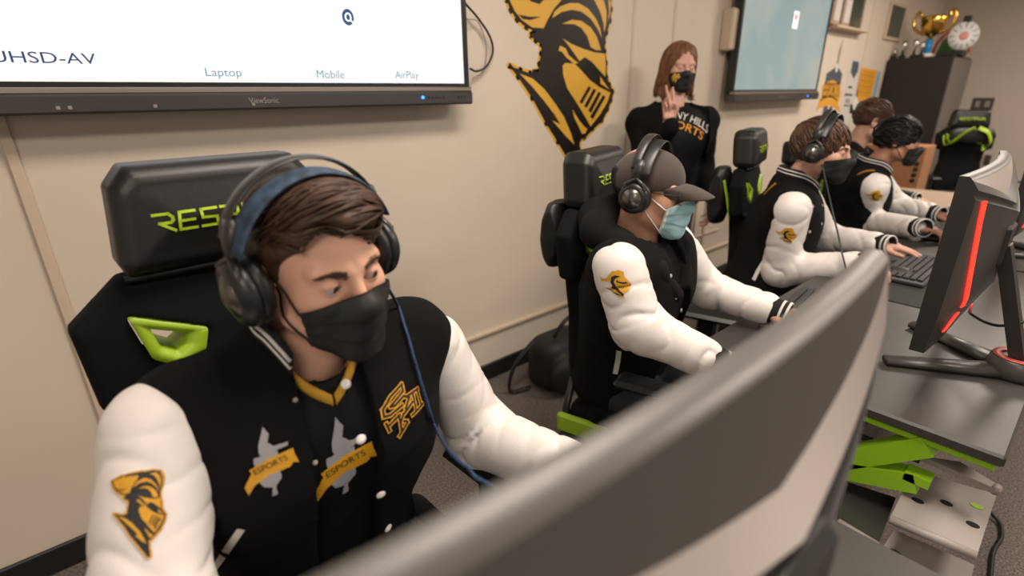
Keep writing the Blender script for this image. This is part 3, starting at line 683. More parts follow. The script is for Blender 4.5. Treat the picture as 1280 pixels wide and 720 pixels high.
def f_back(p):
    q = tl(p); x, y, z = q.T
    d2 = poly2(x, z, BACKP)+.02; holes = np.minimum(poly2(x, z, HOLE), poly2(x, z, mir(HOLE)))
    th = .030+.012*np.clip((-d2)/.08, 0, 1)+.012*np.exp(-((np.abs(x)-.15)/.05)**2)*(z < .92)
    e_ = np.stack([d2, np.abs(y-.26)-th+.02], 1)
    d = np.linalg.norm(np.maximum(e_, 0), axis=1)+np.minimum(e_.max(1), 0)-.02
    return np.maximum(d, -holes+.002)
HP = [(-.155, 1.128), (.155, 1.128), (.163, 1.15), (.150, 1.262), (.125, 1.292), (-.125, 1.292), (-.150, 1.262), (-.163, 1.15)]
def f_head(p):
    q = tl(p); x, y, z = q.T; d2 = poly2(x, z, HP)+.03
    e_ = np.stack([d2, np.abs(y-.245)-.022-.014*np.clip(-d2/.06, 0, 1)], 1)
    return np.linalg.norm(np.maximum(e_, 0), axis=1)+np.minimum(e_.max(1), 0)-.03
def f_seat(p):
    x, y, z = p.T; m = rbox(p, (0, .01, .435), (.245, .28, .06), .045)
    b = np.minimum(rbox(p, (.220, -.03, .48), (.042, .24, .045), .035), rbox(p, (-.220, -.03, .48), (.042, .24, .045), .035))
    return su(m, b, .02)
def make_chair(label, group, quality=.006, arm_z=.66):
    r = empty('gaming_chair', (0, 0, 0), label, 'chair', group)
    v, f = nets(f_back, (-.27, .12, .48), (.27, .40, 1.15), quality); mesh_obj('backrest', v, f, 'black_f', r)
    br = bpy.data.objects[r.name].children if 0 else None
    for pl, pi in ((HOLE, HOLE_I), (mir(HOLE), mir(HOLE_I))):
        g = MB(); n = len(pi); cx_ = np.mean([p[0] for p in pi]); cz_ = np.mean([p[1] for p in pi])
        out = [(cx_+(p[0]-np.mean([q[0] for q in pl]))*1.0+0*cx_, p[1]) for p in pl]
        ow = [(p[0], p[1]) for p in pl]; m = 40
        def samp(pp):
            pts = np.array(pp+[pp[0]]); L = np.r_[0, np.cumsum(np.linalg.norm(np.diff(pts, axis=0), axis=1))]; t = np.linspace(0, L[-1], m, endpoint=False)
            return np.stack([np.interp(t, L, pts[:, 0]), np.interp(t, L, pts[:, 1])], 1)
        a = samp(ow); c0 = a.mean(0); b = c0+(a-c0)*.50
        V = np.concatenate([np.c_[a[:, 0], np.full(m, .214), a[:, 1]], np.c_[b[:, 0], np.full(m, .222), b[:, 1]], np.c_[b[:, 0], np.full(m, .305), b[:, 1]], np.c_[a[:, 0], np.full(m, .305), a[:, 1]]])
        g.add(tlv(V), [[k_*m+i, k_*m+(i+1) % m, ((k_+1) % 4)*m+(i+1) % m, ((k_+1) % 4)*m+i] for k_ in range(4) for i in range(m)])
        g.build('cutout_trim', 'lime', r)
    v, f = nets(f_head, (-.2, .12, 1.06), (.2, .42, 1.34), quality*.8); hr = mesh_obj('headrest', v, f, 'black_l', r)
    g = MB(); fr = (np.array([0, .205+.71*math.tan(TILT), 1.205]), np.array([1., 0, 0]), np.array([0, math.sin(TILT), math.cos(TILT)]), np.array([0, -math.cos(TILT), math.sin(TILT)]))
    letters(g, 'RESPAWN', fr, .215, .026, .0042, f_head); g.build('lettering', 'limeink', hr)
    g = MB(); g.tube(tlv([(x, .214+.01*abs(x/.15), 1.124) for x in np.linspace(-.16, .16, 12)]), .006, 8); g.build('seam_piping', 'black_l', r)
    v, f = nets(f_seat, (-.3, -.32, .34), (.3, .34, .55), quality*1.3); mesh_obj('seat', v, f, 'black_f', r)
    g = MB(); 
    for s in (-1, 1): MB().box((s*.246, -.26, .395), (s*.272, .31, .462), bev=.008).build('seat_side_panel', 'lime', r)
    g = MB()
    for s in (-1, 1): g = MB(); g.box((s*.250, -.2, .335), (s*.276, .30, .396), bev=.008); g.tube([(s*.245, .26, .38), (s*.240, .29, .47), (s*.19, .29, .56)], .013, 8); g.build('recline_bracket', 'black_p', r)
    for s in (-1, 1):
        a = MB(); a.box((s*.30-.042, -.20, arm_z), (s*.30+.042, .10, arm_z+.026), bev=.012); a.build('armrest_pad', 'black_p', r)
        a = MB(); a.box((s*.30-.018, -.06, .40), (s*.30+.018, .01, arm_z), bev=.008); a.box((s*.2, -.06, .365), (s*.318, .01, .40), bev=.008); a.build('armrest_post', 'black_p', r)
    MB().lathe([(0, .36), (.09, .36), (.09, .33), (.03, .32), (.03, .2), (.045, .19), (.045, .10), (0, .10)], n=20).build('gas_lift', 'black_p', r)
    for i in range(5):
        a = math.radians(72*i+90); d = np.array([math.cos(a), math.sin(a), 0]); t = np.array([-d[1], d[0], 0])
        L = MB(); L.tube([d*.03+[0, 0, .125], d*.18+[0, 0, .118], d*.30+[0, 0, .095]], [.034, .027, .02], 8, flat=.7); L.build('base_leg', 'black_p', r)
        c_ = MB(); c_.ball(d*.30+[0, 0, .105], (.035, .035, .012), n=6); c_.build('leg_cap', 'limep', r)
        wv = np.array([math.cos(a+1.1), math.sin(a+1.1), 0]); c0 = d*.31+np.array([0, 0, .03])
        wl = MB()
        for s in (-1, 1): wl.lathe([(0, -.011), (.026, -.011), (.030, -.006), (.030, .006), (.026, .011), (0, .011)], c0+wv*s*.019, wv, 18)
        wo = wl.build('wheel', 'black_p', r)
        h_ = MB()
        for s in (-1, 1):
            h_.lathe([(.017, 0), (.020, 0), (.020, .002), (.017, .002), (.017, 0)], c0+wv*s*.0305-(wv*.001), wv*s, 18, cap=False)
            for k_ in range(5):
                b_ = k_*1.2566; u_ = _n(np.cross(wv, [0, 0, 1])); e_ = math.cos(b_)*u_+math.sin(b_)*np.array([0, 0, 1.]); h_.tube([c0+wv*s*.031, c0+wv*s*.031+e_*.019], .003, 6)
        h_.build('wheel_hub', 'limep', wo)
    return r
CH_G = 'black and lime gaming chairs'
def sp(px_, py_): return px_
chairs = [((.205, .665, 1.0), 3, 'black and lime gaming chair behind the nearest player, leftmost'),
          ((1.325, .745, .95), 17, 'black and lime gaming chair behind the player in the brown cap'),
          ((2.45, .80, .95), 15, 'black and lime gaming chair behind the brown-haired player wearing a headset'),
          ((3.10, .80, .86), 4, 'black gaming chair under the black-haired player in a varsity jacket'),
          ((3.62, 1.10, .84), 0, 'black gaming chair under the boy in the dark hooded jacket, farthest player'),
          ((6.20, .84, .93), -62, 'empty black gaming chair with lime straps near the far wall')]
proto = make_chair(chairs[0][2], CH_G)
chair_obs = []
for i, (l, a, lb) in enumerate(chairs):
    o = proto if i == 0 else copy_tree(proto)
    o.location = (l[0], l[1], 0); o.scale = (l[2],)*3; o.rotation_euler = (0, 0, math.radians(a)); o['label'] = lb; chair_obs.append(o)
def cw(i, p):      # chair-space point to the room
    l, a, _ = chairs[i]; a = math.radians(a); p = np.atleast_2d(np.array(p, float))*l[2]; return np.stack([l[0]+p[:, 0]*math.cos(a)-p[:, 1]*math.sin(a), l[1]+p[:, 0]*math.sin(a)+p[:, 1]*math.cos(a), p[:, 2]], 1)
def cushion(i, c, r, label, ang=0, straps=None):
    fn = lambda p: (np.maximum(el(p, (0, 0, 0), (r[0]*1.25, r[1], r[2]*1.25)), rbox(p, (0, 0, 0), r, .02))+.003*wob(p, 40, 5))
    v, f = nets(fn, (-.3, -.12, -.25), (.3, .12, .25), .006); v = v+np.array(c)
    e = empty('headrest_cushion', cw(i, c)[0], label, 'cushion', 'headrest cushions strapped to the gaming chairs')
    mesh_obj('cushion', cw(i, v), f, 'black_l', e)
    for k_, (pts, wd) in enumerate(straps or []):
        MB().tube(cw(i, bez(pts, 8)), wd, 8, flat=.25, up=[0, 1, 0]).build('strap', 'lime', e)
    return e
cushion(1, (-.10, .40, 1.03), (.075, .045, .105), 'black headrest cushion hanging behind the chair of the player in the cap', straps=[([(-.16, .36, 1.05), (-.175, .33, 1.0), (-.17, .30, .93)], .008)])
cushion(2, (-.15, .40, 1.0), (.085, .05, .13), 'black headrest cushion hanging behind the chair beside the woman\'s hand', straps=[([(-.235, .37, 1.08), (-.225, .35, 1.0), (-.205, .33, .90)], .010)])
cushion(5, (0, .175, 1.06), (.17, .05, .07), 'black cushion held by lime straps on the empty chair',
        straps=[([(-.01, .115, 1.13), (-.08, .115, 1.08), (-.15, .15, .99), (-.17, .22, .96)], .026), ([(.02, .115, 1.13), (.10, .115, 1.09), (.155, .15, 1.0), (.16, .22, .95)], .026), ([(.16, .2, .96), (.12, .16, .92), (.12, .2, .97)], .010), ([(-.17, .22, .96), (-.2, .2, .99), (-.2, .24, 1.05)], .010)])

# ------------------------------------------------------------------ desks
DZ = .74
def desk(x0, x1, label, y1=.62):
    y0 = -.012
    e = empty('gaming_desk', ((x0+x1)/2, (y0+y1)/2, 0), label, 'desk', 'charcoal desks on lime frames')
    MB().box((x0, y0, DZ-.026), (x1, y1, DZ), bev=.005).build('desk_top', 'desk', e)
    for s, x in ((1, x0+.012), (-1, x1-.045)):
        g = MB(); g.box((x, y0+.01, DZ-.045), (x+.033, y1-.06, DZ-.0265), bev=.003); g.build('top_rail', 'limep', e)
        def bar(a, b, t=.022, w_=.04):
            a = np.array([x+.016, *a]); b = np.array([x+.016, *b]); d = _n(b-a); n_ = np.cross([1, 0, 0], d); V = []
            for q in (a, b):
                for (i, j) in ((-1, -1), (1, -1), (1, 1), (-1, 1)): V.append(q+np.array([i*w_/2, 0, 0])+n_*j*t)
            g.add(V, [[0, 1, 2, 3][::-1], [4, 5, 6, 7]]+[[i, (i+1) % 4, 4+(i+1) % 4, 4+i] for i in range(4)], 0, False)
        g = MB(); bar((.10, DZ-.045), (.36, .47)); g.build('upper_brace', 'limep', e)
        g = MB(); bar((.10, .60), (.38, .50)); bar((.36, .52), (.40, .04)); bar((.10, .62), (.10, .60)); g.build('leg', 'limep', e)
        g = MB(); g.box((x-.01, .02, .0), (x+.045, y1-.02, .04), bev=.01); g.build('foot', 'black_p', e)
        g = MB(); g.box((x-.004, .24, .04), (x+.036, .29, .60), bev=.006); g.build('upright', 'black_p', e)
    MB().box((x0+.03, .25, .45), (x1-.03, .28, .55), bev=.004).build('modesty_panel', 'black_p', e)
    return e
desk(-.45, .80, 'charcoal desk under the nearest curved monitor, in front of the nearest player', .47)
desk(1.19, 2.60, 'charcoal desk with lime frame carrying the monitor with red strips')
desk(2.64, 3.84, 'charcoal desk beyond the red-strip monitor, in front of the black-haired player')

# grey perforated plates between the desks
shelf = empty('cable_tray', (1.05, .2, 0), 'stacked grey perforated steel cable trays between the two nearest desks', 'cable tray')
def plate(pix, Z, th=.012, holes=(), matn='plate', front=.0):
    c = [P(a, b, Z=Z) for a, b in pix]; fr = ((0, 0, Z), (1, 0, 0), (0, 1, 0), (0, 0, 1))
    e = MB().prism([(p[0], p[1]) for p in c], -th, fr).build('tray_plate', matn, shelf)
    a, b = c[2], c[3]; g = MB().tube([a+[0, 0, -.006], b+[0, 0, -.006]], .009, 8); g.build('rolled_lip', 'plate', e)
    for px, py, hm in holes:
        h = P(px, py, Z=Z); MB().prism([(h[0]+.008*math.cos(t), h[1]+.011*math.sin(t)) for t in np.linspace(0, 6.28, 12, endpoint=False)], .0012, fr).build('slot', hm, e)
    k_ = max(c, key=lambda p: p[1]); MB().tube([k_+[0, 0, -.012], (k_[0], .30, Z-.012), (.98, .32, Z-.012)], .008, 8).build('tray_arm', 'black_p', shelf)
plate([(1142, 588), (1246, 618), (1222, 692), (1113, 646)], .56, holes=((1147, 626, 'hole'), (1183, 629, 'hole'), (1156, 604, 'limep'), (1221, 633, 'limep'), (1216, 656, 'hole')))
plate([(1118, 662), (1218, 706), (1205, 760), (1080, 720)], .46, holes=((1119, 691, 'hole'),))
plate([(1152, 570), (1200, 577), (1248, 606), (1244, 611)], .63)
plate([(1052, 600), (1120, 622), (1098, 680), (1048, 650)], .50, matn='tvgrey')
MB().tube([(.98, .32, 0), (.98, .32, .64)], .014, 10).build('support_post', 'black_p', shelf)
cb = [P(1238, 640, Z=.02), P(1250, 655, Z=.01), P(1252, 672, Z=.01), P(1242, 690, Z=.01), P(1238, 725, Z=.01), P(1230, 790, Z=.01)]
tag(MB().tube(bez(cb, 8), .006, 8).build('floor_cable', 'cable'), 'dark cable curving across the carpet at the right edge', 'cable')

# ------------------------------------------------------------------ curved monitors
def monitor(cx, cy, label, kind, yaw=0.0):
    e = empty('curved_monitor', (cx, cy, DZ), label, 'monitor', 'curved monitors on the desks')
    Wd, Ht, z0 = .612, .369, .857; n = 33; us = np.linspace(-1, 1, n); ca, sa = math.cos(yaw), math.sin(yaw)
    def T(x, y, z): return (cx+x*ca-y*sa, cy+x*sa+y*ca, z0+z)
    yr = lambda u: .018*u*u
    tri = lambda u: 1-abs(u)
    y1 = lambda u: yr(u)-.007-.017*tri(u)**.7
    z1 = (lambda u: .361-.084*tri(u)**.6) if kind == 'near' else (lambda u: .361-.062*tri(u))
    y2 = lambda u: yr(u)-.018-.026*tri(u); z2 = (lambda u: .292-.044*tri(u)) if kind == 'near' else (lambda u: .345-.062*tri(u))
    y3 = lambda u: y2(u)-.006*tri(u)+.004; z3 = lambda u: z2(u)-.016
    rows = dict(A=lambda u: (yr(u)+.016, .369), B=lambda u: (yr(u), .369), B2=lambda u: (yr(u)-.007, .361), C=lambda u: (y1(u), z1(u)), D=lambda u: (y2(u), z2(u)),
                E=lambda u: (y2(u)+.006, z2(u)-.010), E2=lambda u: (y2(u)-.010*tri(u), z2(u)-.018), G=lambda u: (y2(u)-.006*tri(u), z2(u)-.055), Hh=lambda u: (yr(u)-.016-.035*tri(u)**.7, .10), I=lambda u: (yr(u)-.010, 0.0), J=lambda u: (yr(u)+.016, 0.0))
    tp_ = lambda k_: {'E2': .985, 'G': .94, 'Hh': .86, 'I': .84, 'J': .84}.get(k_, 1) if kind == 'near' else 1
    def strip(ks, matn, name, parent=e):
        g = MB(); V = []
        for k_ in ks:
            for u in us: y, z = rows[k_](u); V.append(T(u*Wd/2*tp_(k_), y, z))
        g.add(V, [[i*n+j, i*n+j+1, (i+1)*n+j+1, (i+1)*n+j] for i in range(len(ks)-1) for j in range(n-1)])
        return g.build(name, matn, parent)
    if kind == 'near':
        strip(['A', 'B', 'B2'], 'mon_bright', 'top_bezel'); strip(['B2', 'C'], 'mon_bright', 'upper_back'); strip(['C', 'D'], 'monl', 'silver_ridge')
        strip(['D', 'E', 'E2'], 'mond', 'ridge_groove'); strip(['E2', 'G'], 'monl', 'lower_ridge'); strip(['G', 'Hh', 'I', 'J'], 'mond', 'lower_back')
    else:
        strip(['A', 'B', 'B2'], 'mon', 'top_bezel'); strip(['B2', 'C'], 'monl', 'upper_back'); strip(['C', 'D'], 'mon', 'silver_ridge')  # upper back in trim silver: its grazing sheen is put into the colour
        strip(['D', 'E', 'E2'], 'mond', 'ridge_groove'); strip(['E2', 'G', 'Hh', 'I', 'J'], 'mon', 'lower_back')
    # sides
    for u in (-1, 1):
        g = MB(); V = [T(u*Wd/2*tp_(k_), *rows[k_](u)) for k_ in ('A', 'B', 'B2', 'C', 'D', 'E', 'E2', 'G', 'Hh', 'I', 'J')]; g.add(V, [list(range(11)) if u > 0 else list(range(11))[::-1]], 0, False)
        g.build('side_edge', 'monl' if kind == 'near' else 'mond', e)
    g = MB(); V = []
    for z in (.0, .369):
        for u in us: V.append(T(u*Wd/2, yr(u)+.016, z))
    g.add(V, [[j, n+j, n+j+1, j+1] for j in range(n-1)]); fr_ = g.build('front_bezel', 'mond', e)
    g = MB(); V = []
    for z in (.022, .361):
        for u in us*.975: V.append(T(u*Wd/2, yr(u)+.0165, z))
    g.add(V, [[j, n+j, n+j+1, j+1] for j in range(n-1)]); g.build('screen_panel', mat('lit_game_screen', (.02, .03, .03), .3, emit=(.20, .24, .26), es=1.0), e)
    # red strips on the lower back
    def onback(u, z):
        ks = ['E2', 'G', 'Hh', 'I']; pr = [rows[k_](u) for k_ in ks]
        for (ya, za), (yb, zb_) in zip(pr, pr[1:]):
            if zb_ <= z <= za: t = (za-z)/(za-zb_+1e-9); return ya+(yb-ya)*t
        return pr[0][0]
    for s in ((-1, 1) if kind != 'near' else ()):
        for (ua, za, ub, zb_, wd) in ((.87, .320, .66, .085, .021), (.67, .070, .73, .030, .021)):
            V = []; m = 12
            for i in range(m):
                t = i/(m-1); u = s*(ua+(ub-ua)*t); z = za+(zb_-za)*t
                for dx in (-wd/2, wd/2): uu = u+dx/(Wd/2); V.append(T(uu*Wd/2, onback(uu, z)-.0022, z))
            for i in range(m):
                t = i/(m-1); u = s*(ua+(ub-ua)*t); z = za+(zb_-za)*t
                for dx in (-wd/2, wd/2): uu = u+dx/(Wd/2); V.append(T(uu*Wd/2, onback(uu, z)+.002, z))
            g = MB(); g.add(V, [[2*i, 2*i+1, 2*i+3, 2*i+2] for i in range(m-1)]+[[2*i, 2*i+2, 2*m+2*i+2, 2*m+2*i] for i in range(m-1)]+[[2*i+1, 2*i+3, 2*m+2*i+3, 2*m+2*i+1] for i in range(m-1)]+[[0, 1, 2*m+1, 2*m], [2*m-2, 2*m-1, 4*m-1, 4*m-2]], 0, False)
            g.build('red_strip', 'led', e)
    g = MB(); g.lathe([(0, 0), (.011, 0), (.011, .004), (0, .004)], T(-.20, -.034, .085), (0, -1, 0), 14); g.build('joystick_button', 'redp', e)
    # stand
    hx, hy = .0, -.135
    b0 = np.array(T(hx, hy, 0)); b0[2] = DZ
    g = MB(); g.lathe([(0, .002), (.052, .002), (.056, .012), (.050, .045), (.046, .048), (0, .048)], b0, (0, 0, 1), 28); hb = g.build('stand_hub', 'mon', e)
    g = MB(); g.lathe([(.030, .049), (.047, .0485), (.047, .0505), (.030, .0505), (.030, .049)], b0, (0, 0, 1), 28, cap=False); g.build('red_ring', 'redp', hb)
    g = MB(); tp = np.array(T(hx, -.045, .19)); q = b0+[0, 0, .04]; V = []
    for p in (q, tp):
        for (i, j) in ((-1, -1), (1, -1), (1, 1), (-1, 1)): V.append(p+np.array([i*.022, j*.014, 0]))
    g.add(V, [[3, 2, 1, 0], [4, 5, 6, 7]]+[[i, (i+1) % 4, 4+(i+1) % 4, 4+i] for i in range(4)], 0, False); g.build('stand_column', 'mond', e)
    g = MB(); g.box(tp-[.05, .01, .05], tp+[.05, .03, .05], bev=.01); g.build('mount_plate', 'mond', e)
    for s in (-1, 1):
        a = b0+[s*.03, .03, .012]; tip = np.array(T(s*.15, .09, 0)); tip[2] = DZ+.010
        g = MB(); g.tube([a, a+(tip-a)*.5, tip], [.030, .024, .019], 10, flat=.55); g.build('foot', 'mon', e)
    g = MB(); g.tube([b0+[0, -.02, .01], b0+[0, -.07, .008]], [.02, .014], 10, flat=.5); g.build('foot', 'mon', e)
    return e
monitor(.308, .113, 'large curved monitor with silver ridge seen from behind, nearest the camera', 'near')
monitor(1.590, .163, 'curved monitor with glowing red strips on its black back', 'red', math.radians(2.0))
monitor(2.92, .17, 'curved monitor at the right edge beyond the red-strip monitor', 'red')
cb = [P(1213, 392, X=1.66), P(1230, 402, X=1.62), P(1248, 407, X=1.58), P(1268, 405, X=1.58), P(1290, 400, X=1.60)]
tag(MB().tube(bez(cb, 8), .0035, 8).build('monitor_cable', 'cable'), 'black cable sagging behind the column of the red-strip monitor', 'cable')

# keyboards, mice, mats
def keyboard(cx, cy, rz, label):
    e = empty('keyboard', (cx, cy, DZ), label, 'keyboard', 'black keyboards on the desks')
    R_ = np.array([[math.cos(rz), -math.sin(rz), 0], [math.sin(rz), math.cos(rz), 0], [0, 0, 1]]); c = np.array([cx, cy, DZ])
    def put(mb_, nm, mt):
        v = np.concatenate(mb_.v)@R_.T+c; return mesh_obj(nm, v, mb_.f, mt, e, mb_.m, mb_.sm)
    put(MB().box((-.22, -.07, .004), (.22, .07, .022), bev=.005), 'deck', 'keyb')
    g = MB()
    for r_ in range(6):
        x = -.212
        wid = [.0185]*20 if r_ != 5 else [.024, .024, .024, .11, .024, .024, .024, .024, .0185, .0185, .0185, .037]
        for w_ in wid:
            if x+w_ > .214: break
            g.box((x, -.062+(5-r_)*.0205*1, .022), (x+w_-.003, -.062+(5-r_)*.0205+.0175, .031), bev=.002); x += w_
    put(g, 'keys', 'key')
def mouse(cx, cy, label):
    e = empty('mouse', (cx, cy, DZ), label, 'mouse', 'mice on the desks')
    fn = lambda p: np.maximum(el(p, (0, 0, .004), (.033, .060, .034)), -p[:, 2])
    v, f = nets(fn, (-.045, -.075, -.01), (.045, .075, .05), .0035); mesh_obj('shell', v+[cx, cy, DZ+.003], f, 'key', e)
    MB().lathe([(0, -.004), (.010, -.004), (.010, .004), (0, .004)], (cx, cy-.035, DZ+.032), (1, 0, 0), 12).build('scroll_wheel', 'cupm', e)
def mousemat(x0, y0, x1, y1, label): tag(MB().box((x0, y0, DZ), (x1, y1, DZ+.003), bev=.001).build('mouse_mat', 'pad'), label, 'mouse mat', 'mouse mats')

# ------------------------------------------------------------------ people
class Head:
    def __init__(s, pos, f, pitch=0, roll=0, sc_=1.0, eye_open=.5, gaze=(0, 0), wide=1.0):
        f = _n([f[0], f[1], 0]); p = math.radians(pitch); fw = f*math.cos(p)+np.array([0, 0, -math.sin(p)]); up = f*math.sin(p)+np.array([0, 0, math.cos(p)])
        yb = -fw; xl = np.cross(yb, up); r = math.radians(roll); x2 = xl*math.cos(r)+up*math.sin(r); z2 = -xl*math.sin(r)+up*math.cos(r)
        s.R = np.stack([x2, yb, z2], 1); s.p = np.array(pos, float); s.s = sc_; s.eo = eye_open; s.gz = gaze; s.wd = wide
    def w(s, q): return (np.atleast_2d(np.array(q, float))*s.s)@s.R.T+s.p
    def l(s, p): return ((p-s.p.astype(np.float32))@s.R.astype(np.float32))/s.s
    def fn(s, f): return lambda p: f(s.l(p))*s.s
    def fr(s, o, n, up=(0, 0, 1)):      # frame in room space from a local point and normal
        n = _n(n); up = np.array(up, float); ey = _n(up-n*(up@n)); ex = np.cross(ey, n); return s.w(o)[0], s.R@ex, s.R@ey, s.R@n
def face(q, H_, soft=False):
    x, y, z = q.T; ax = np.abs(x); m = np.stack([ax, y, z], 1)
    d = el(q, (0, .016, .036), (.074, .096, .084))
    d = su(d, el(q, (0, -.028, -.02), (.060*H_.wd, .058, .082)), .025)
    d = su(d, rc(m, (.012, -.070, -.094), (.050, -.005, -.062), .019, .022), .03)
    d = su(d, rc(m, (0, -.078, -.096), (.010, -.078, -.096), .015, .015), .02)
    d = su(d, el(m, (.040, -.052, -.024), (.026, .026, .024)), .02)
    d = su(d, rc(m, (.010, -.081, .020), (.044, -.066, .022), .010, .011), .012)
    d = ss(d, el(m, (.0325, -.094, .002), (.019, .017, .0125)), .010)
    e = (.0315, -.0725, .0015); d = su(d, np.linalg.norm(m-np.array(e, np.float32), axis=1)-.0140, .003)
    o = np.array(e, np.float32); qq = m-o; hgt = .0078*H_.eo*np.clip(1-(qq[:, 0]/.0145)**2, 0, 1)
    if H_.eo > .05: d = np.maximum(d, -np.maximum(np.maximum(np.abs(qq[:, 2]+.0018+.003*(1-H_.eo))-hgt, qq[:, 1]+.004), np.linalg.norm(qq, axis=1)-.019))
    d = su(d, np.linalg.norm(m-o, axis=1)-.0104, .0008)
    d = su(d, rc(q, (0, -.084, .012), (0, -.104, -.026), .0075, .0095), .012)
    d = su(d, rc(m, (0, -.103, -.030), (.011, -.094, -.034), .0095, .008), .007)
    d = su(d, rc(m, (0, -.092, -.056), (.018, -.083, -.058), .007, .004), .006); d = su(d, rc(m, (0, -.090, -.067), (.014, -.084, -.066), .008, .004), .006)
    if not soft:
        er = el(m, (.079, .016, .000), (.007, .017, .030)); er = ss(er, el(m, (.088, .012, .003), (.007, .010, .018)), .004); er = np.minimum(er, el(m, (.077, .008, -.012), (.006, .008, .010)))
        d = su(d, er, .006)
    return d
def cat(parts):
    vs, fs, n = [], [], 0
    for v, f in parts: vs.append(v); fs.append(f+n); n += len(v)
    return np.concatenate(vs), np.concatenate(fs)
def torso_frame(pel, nb, Rs, Ls):
    pel, nb, Rs, Ls = [np.array(a, float) for a in (pel, nb, Rs, Ls)]; u = _n(nb-pel); x = Ls-Rs; x = _n(x-u*(x@u)); y = np.cross(u, x)
    return np.stack([x, y, u], 1), pel, float(np.linalg.norm(nb-pel)), (Rs-pel)@np.stack([x, y, u], 1), (Ls-pel)@np.stack([x, y, u], 1)
def torso_fn(T, g=0.0, fold=.0, seed=1, slim=1.0, dep=1.0):
    R_, o, L, r_, l_ = T; R32 = R_.astype(np.float32); o32 = o.astype(np.float32)
    def fn(p):
        q = (p-o32)@R32
        d = el(q, (0, .0, .02), (.175*slim, .135*dep, .12)); d = su(d, el(q, (0, -.01, .16*L/.45), (.158*slim, .128*dep, .17)), .06)
        d = su(d, el(q, (0, -.005, .31*L/.45), (.172*slim, .125*dep, .15)), .06)
        d = su(d, el(np.stack([np.abs(q[:, 0]), q[:, 1], q[:, 2]], 1), (.080, -.050*dep, .30*L/.45), (.095*slim, .078, .12)), .04)
        d = su(d, rc(q, r_*.94, l_*.94, .060, .060), .05); d = su(d, rc(q, (0, .012, L+.0), tuple(r_*.75+np.array([0, 0, .008])), .050, .048), .04)
        d = su(d, rc(q, (0, .012, L), tuple(l_*.75+np.array([0, 0, .008])), .050, .048), .04)
        if fold: d = d+fold*wob(q*np.array([1, .6, 1.3], np.float32), 26, seed, 3)
        return d-g
    return fn
def sleeve_fn(a, b, c, r=(.066, .056, .044), seed=1, amp=1.0):
    a, b, c = [np.array(k, np.float32) for k in (a, b, c)]; L1 = float(np.linalg.norm(b-a)); L2 = float(np.linalg.norm(c-b)); ref = _n(np.cross(b-a, c-b)+1e-5).astype(np.float32)
    def seg(p, a, b, r1, r2):
        ba = b-a; t = np.clip(((p-a)@ba)/(ba@ba), 0, 1); v = p-a-t[:, None]*ba; n = np.linalg.norm(v, axis=1); return n-(r1+(r2-r1)*t), t, v/(n[:, None]+1e-6)
    def fn(p):
        d1, t1, v1 = seg(p, a, b, r[0], r[1]); d2, t2, v2 = seg(p, b, c, r[1]*1.02, r[2]); d = su(d1, d2, .03)
        s = np.where(d1 < d2, t1*L1, L1+t2*L2); cs = np.where(d1 < d2, v1@ref, v2@ref)
        n_ = wob(p, 22, seed, 2); A = .0022+.0045*np.exp(-((s-L1)/.075)**2)+.0040*np.exp(-((s-L1-L2)/.05)**2)+.0016*np.exp(-(s/.06)**2)
        n2 = wob(p, 31, seed+50, 1); c1 = (1-np.abs(np.sin(math.pi*(s/.085+.55*cs+.55*n_+seed))))**3; c2 = (1-np.abs(np.sin(math.pi*(s/.062-.75*cs+.6*n2+seed*.7))))**3
        return d-amp*(.0024*n_+.0018*n2)+amp*A*1.9*(c1*np.clip(.45+n2, 0, 1)+.8*c2*np.clip(.35-n2+.4*n_, 0, 1))
    return fn
def bounds(pts, pad): pts = np.array(pts, float); return pts.min(0)-pad, pts.max(0)+pad
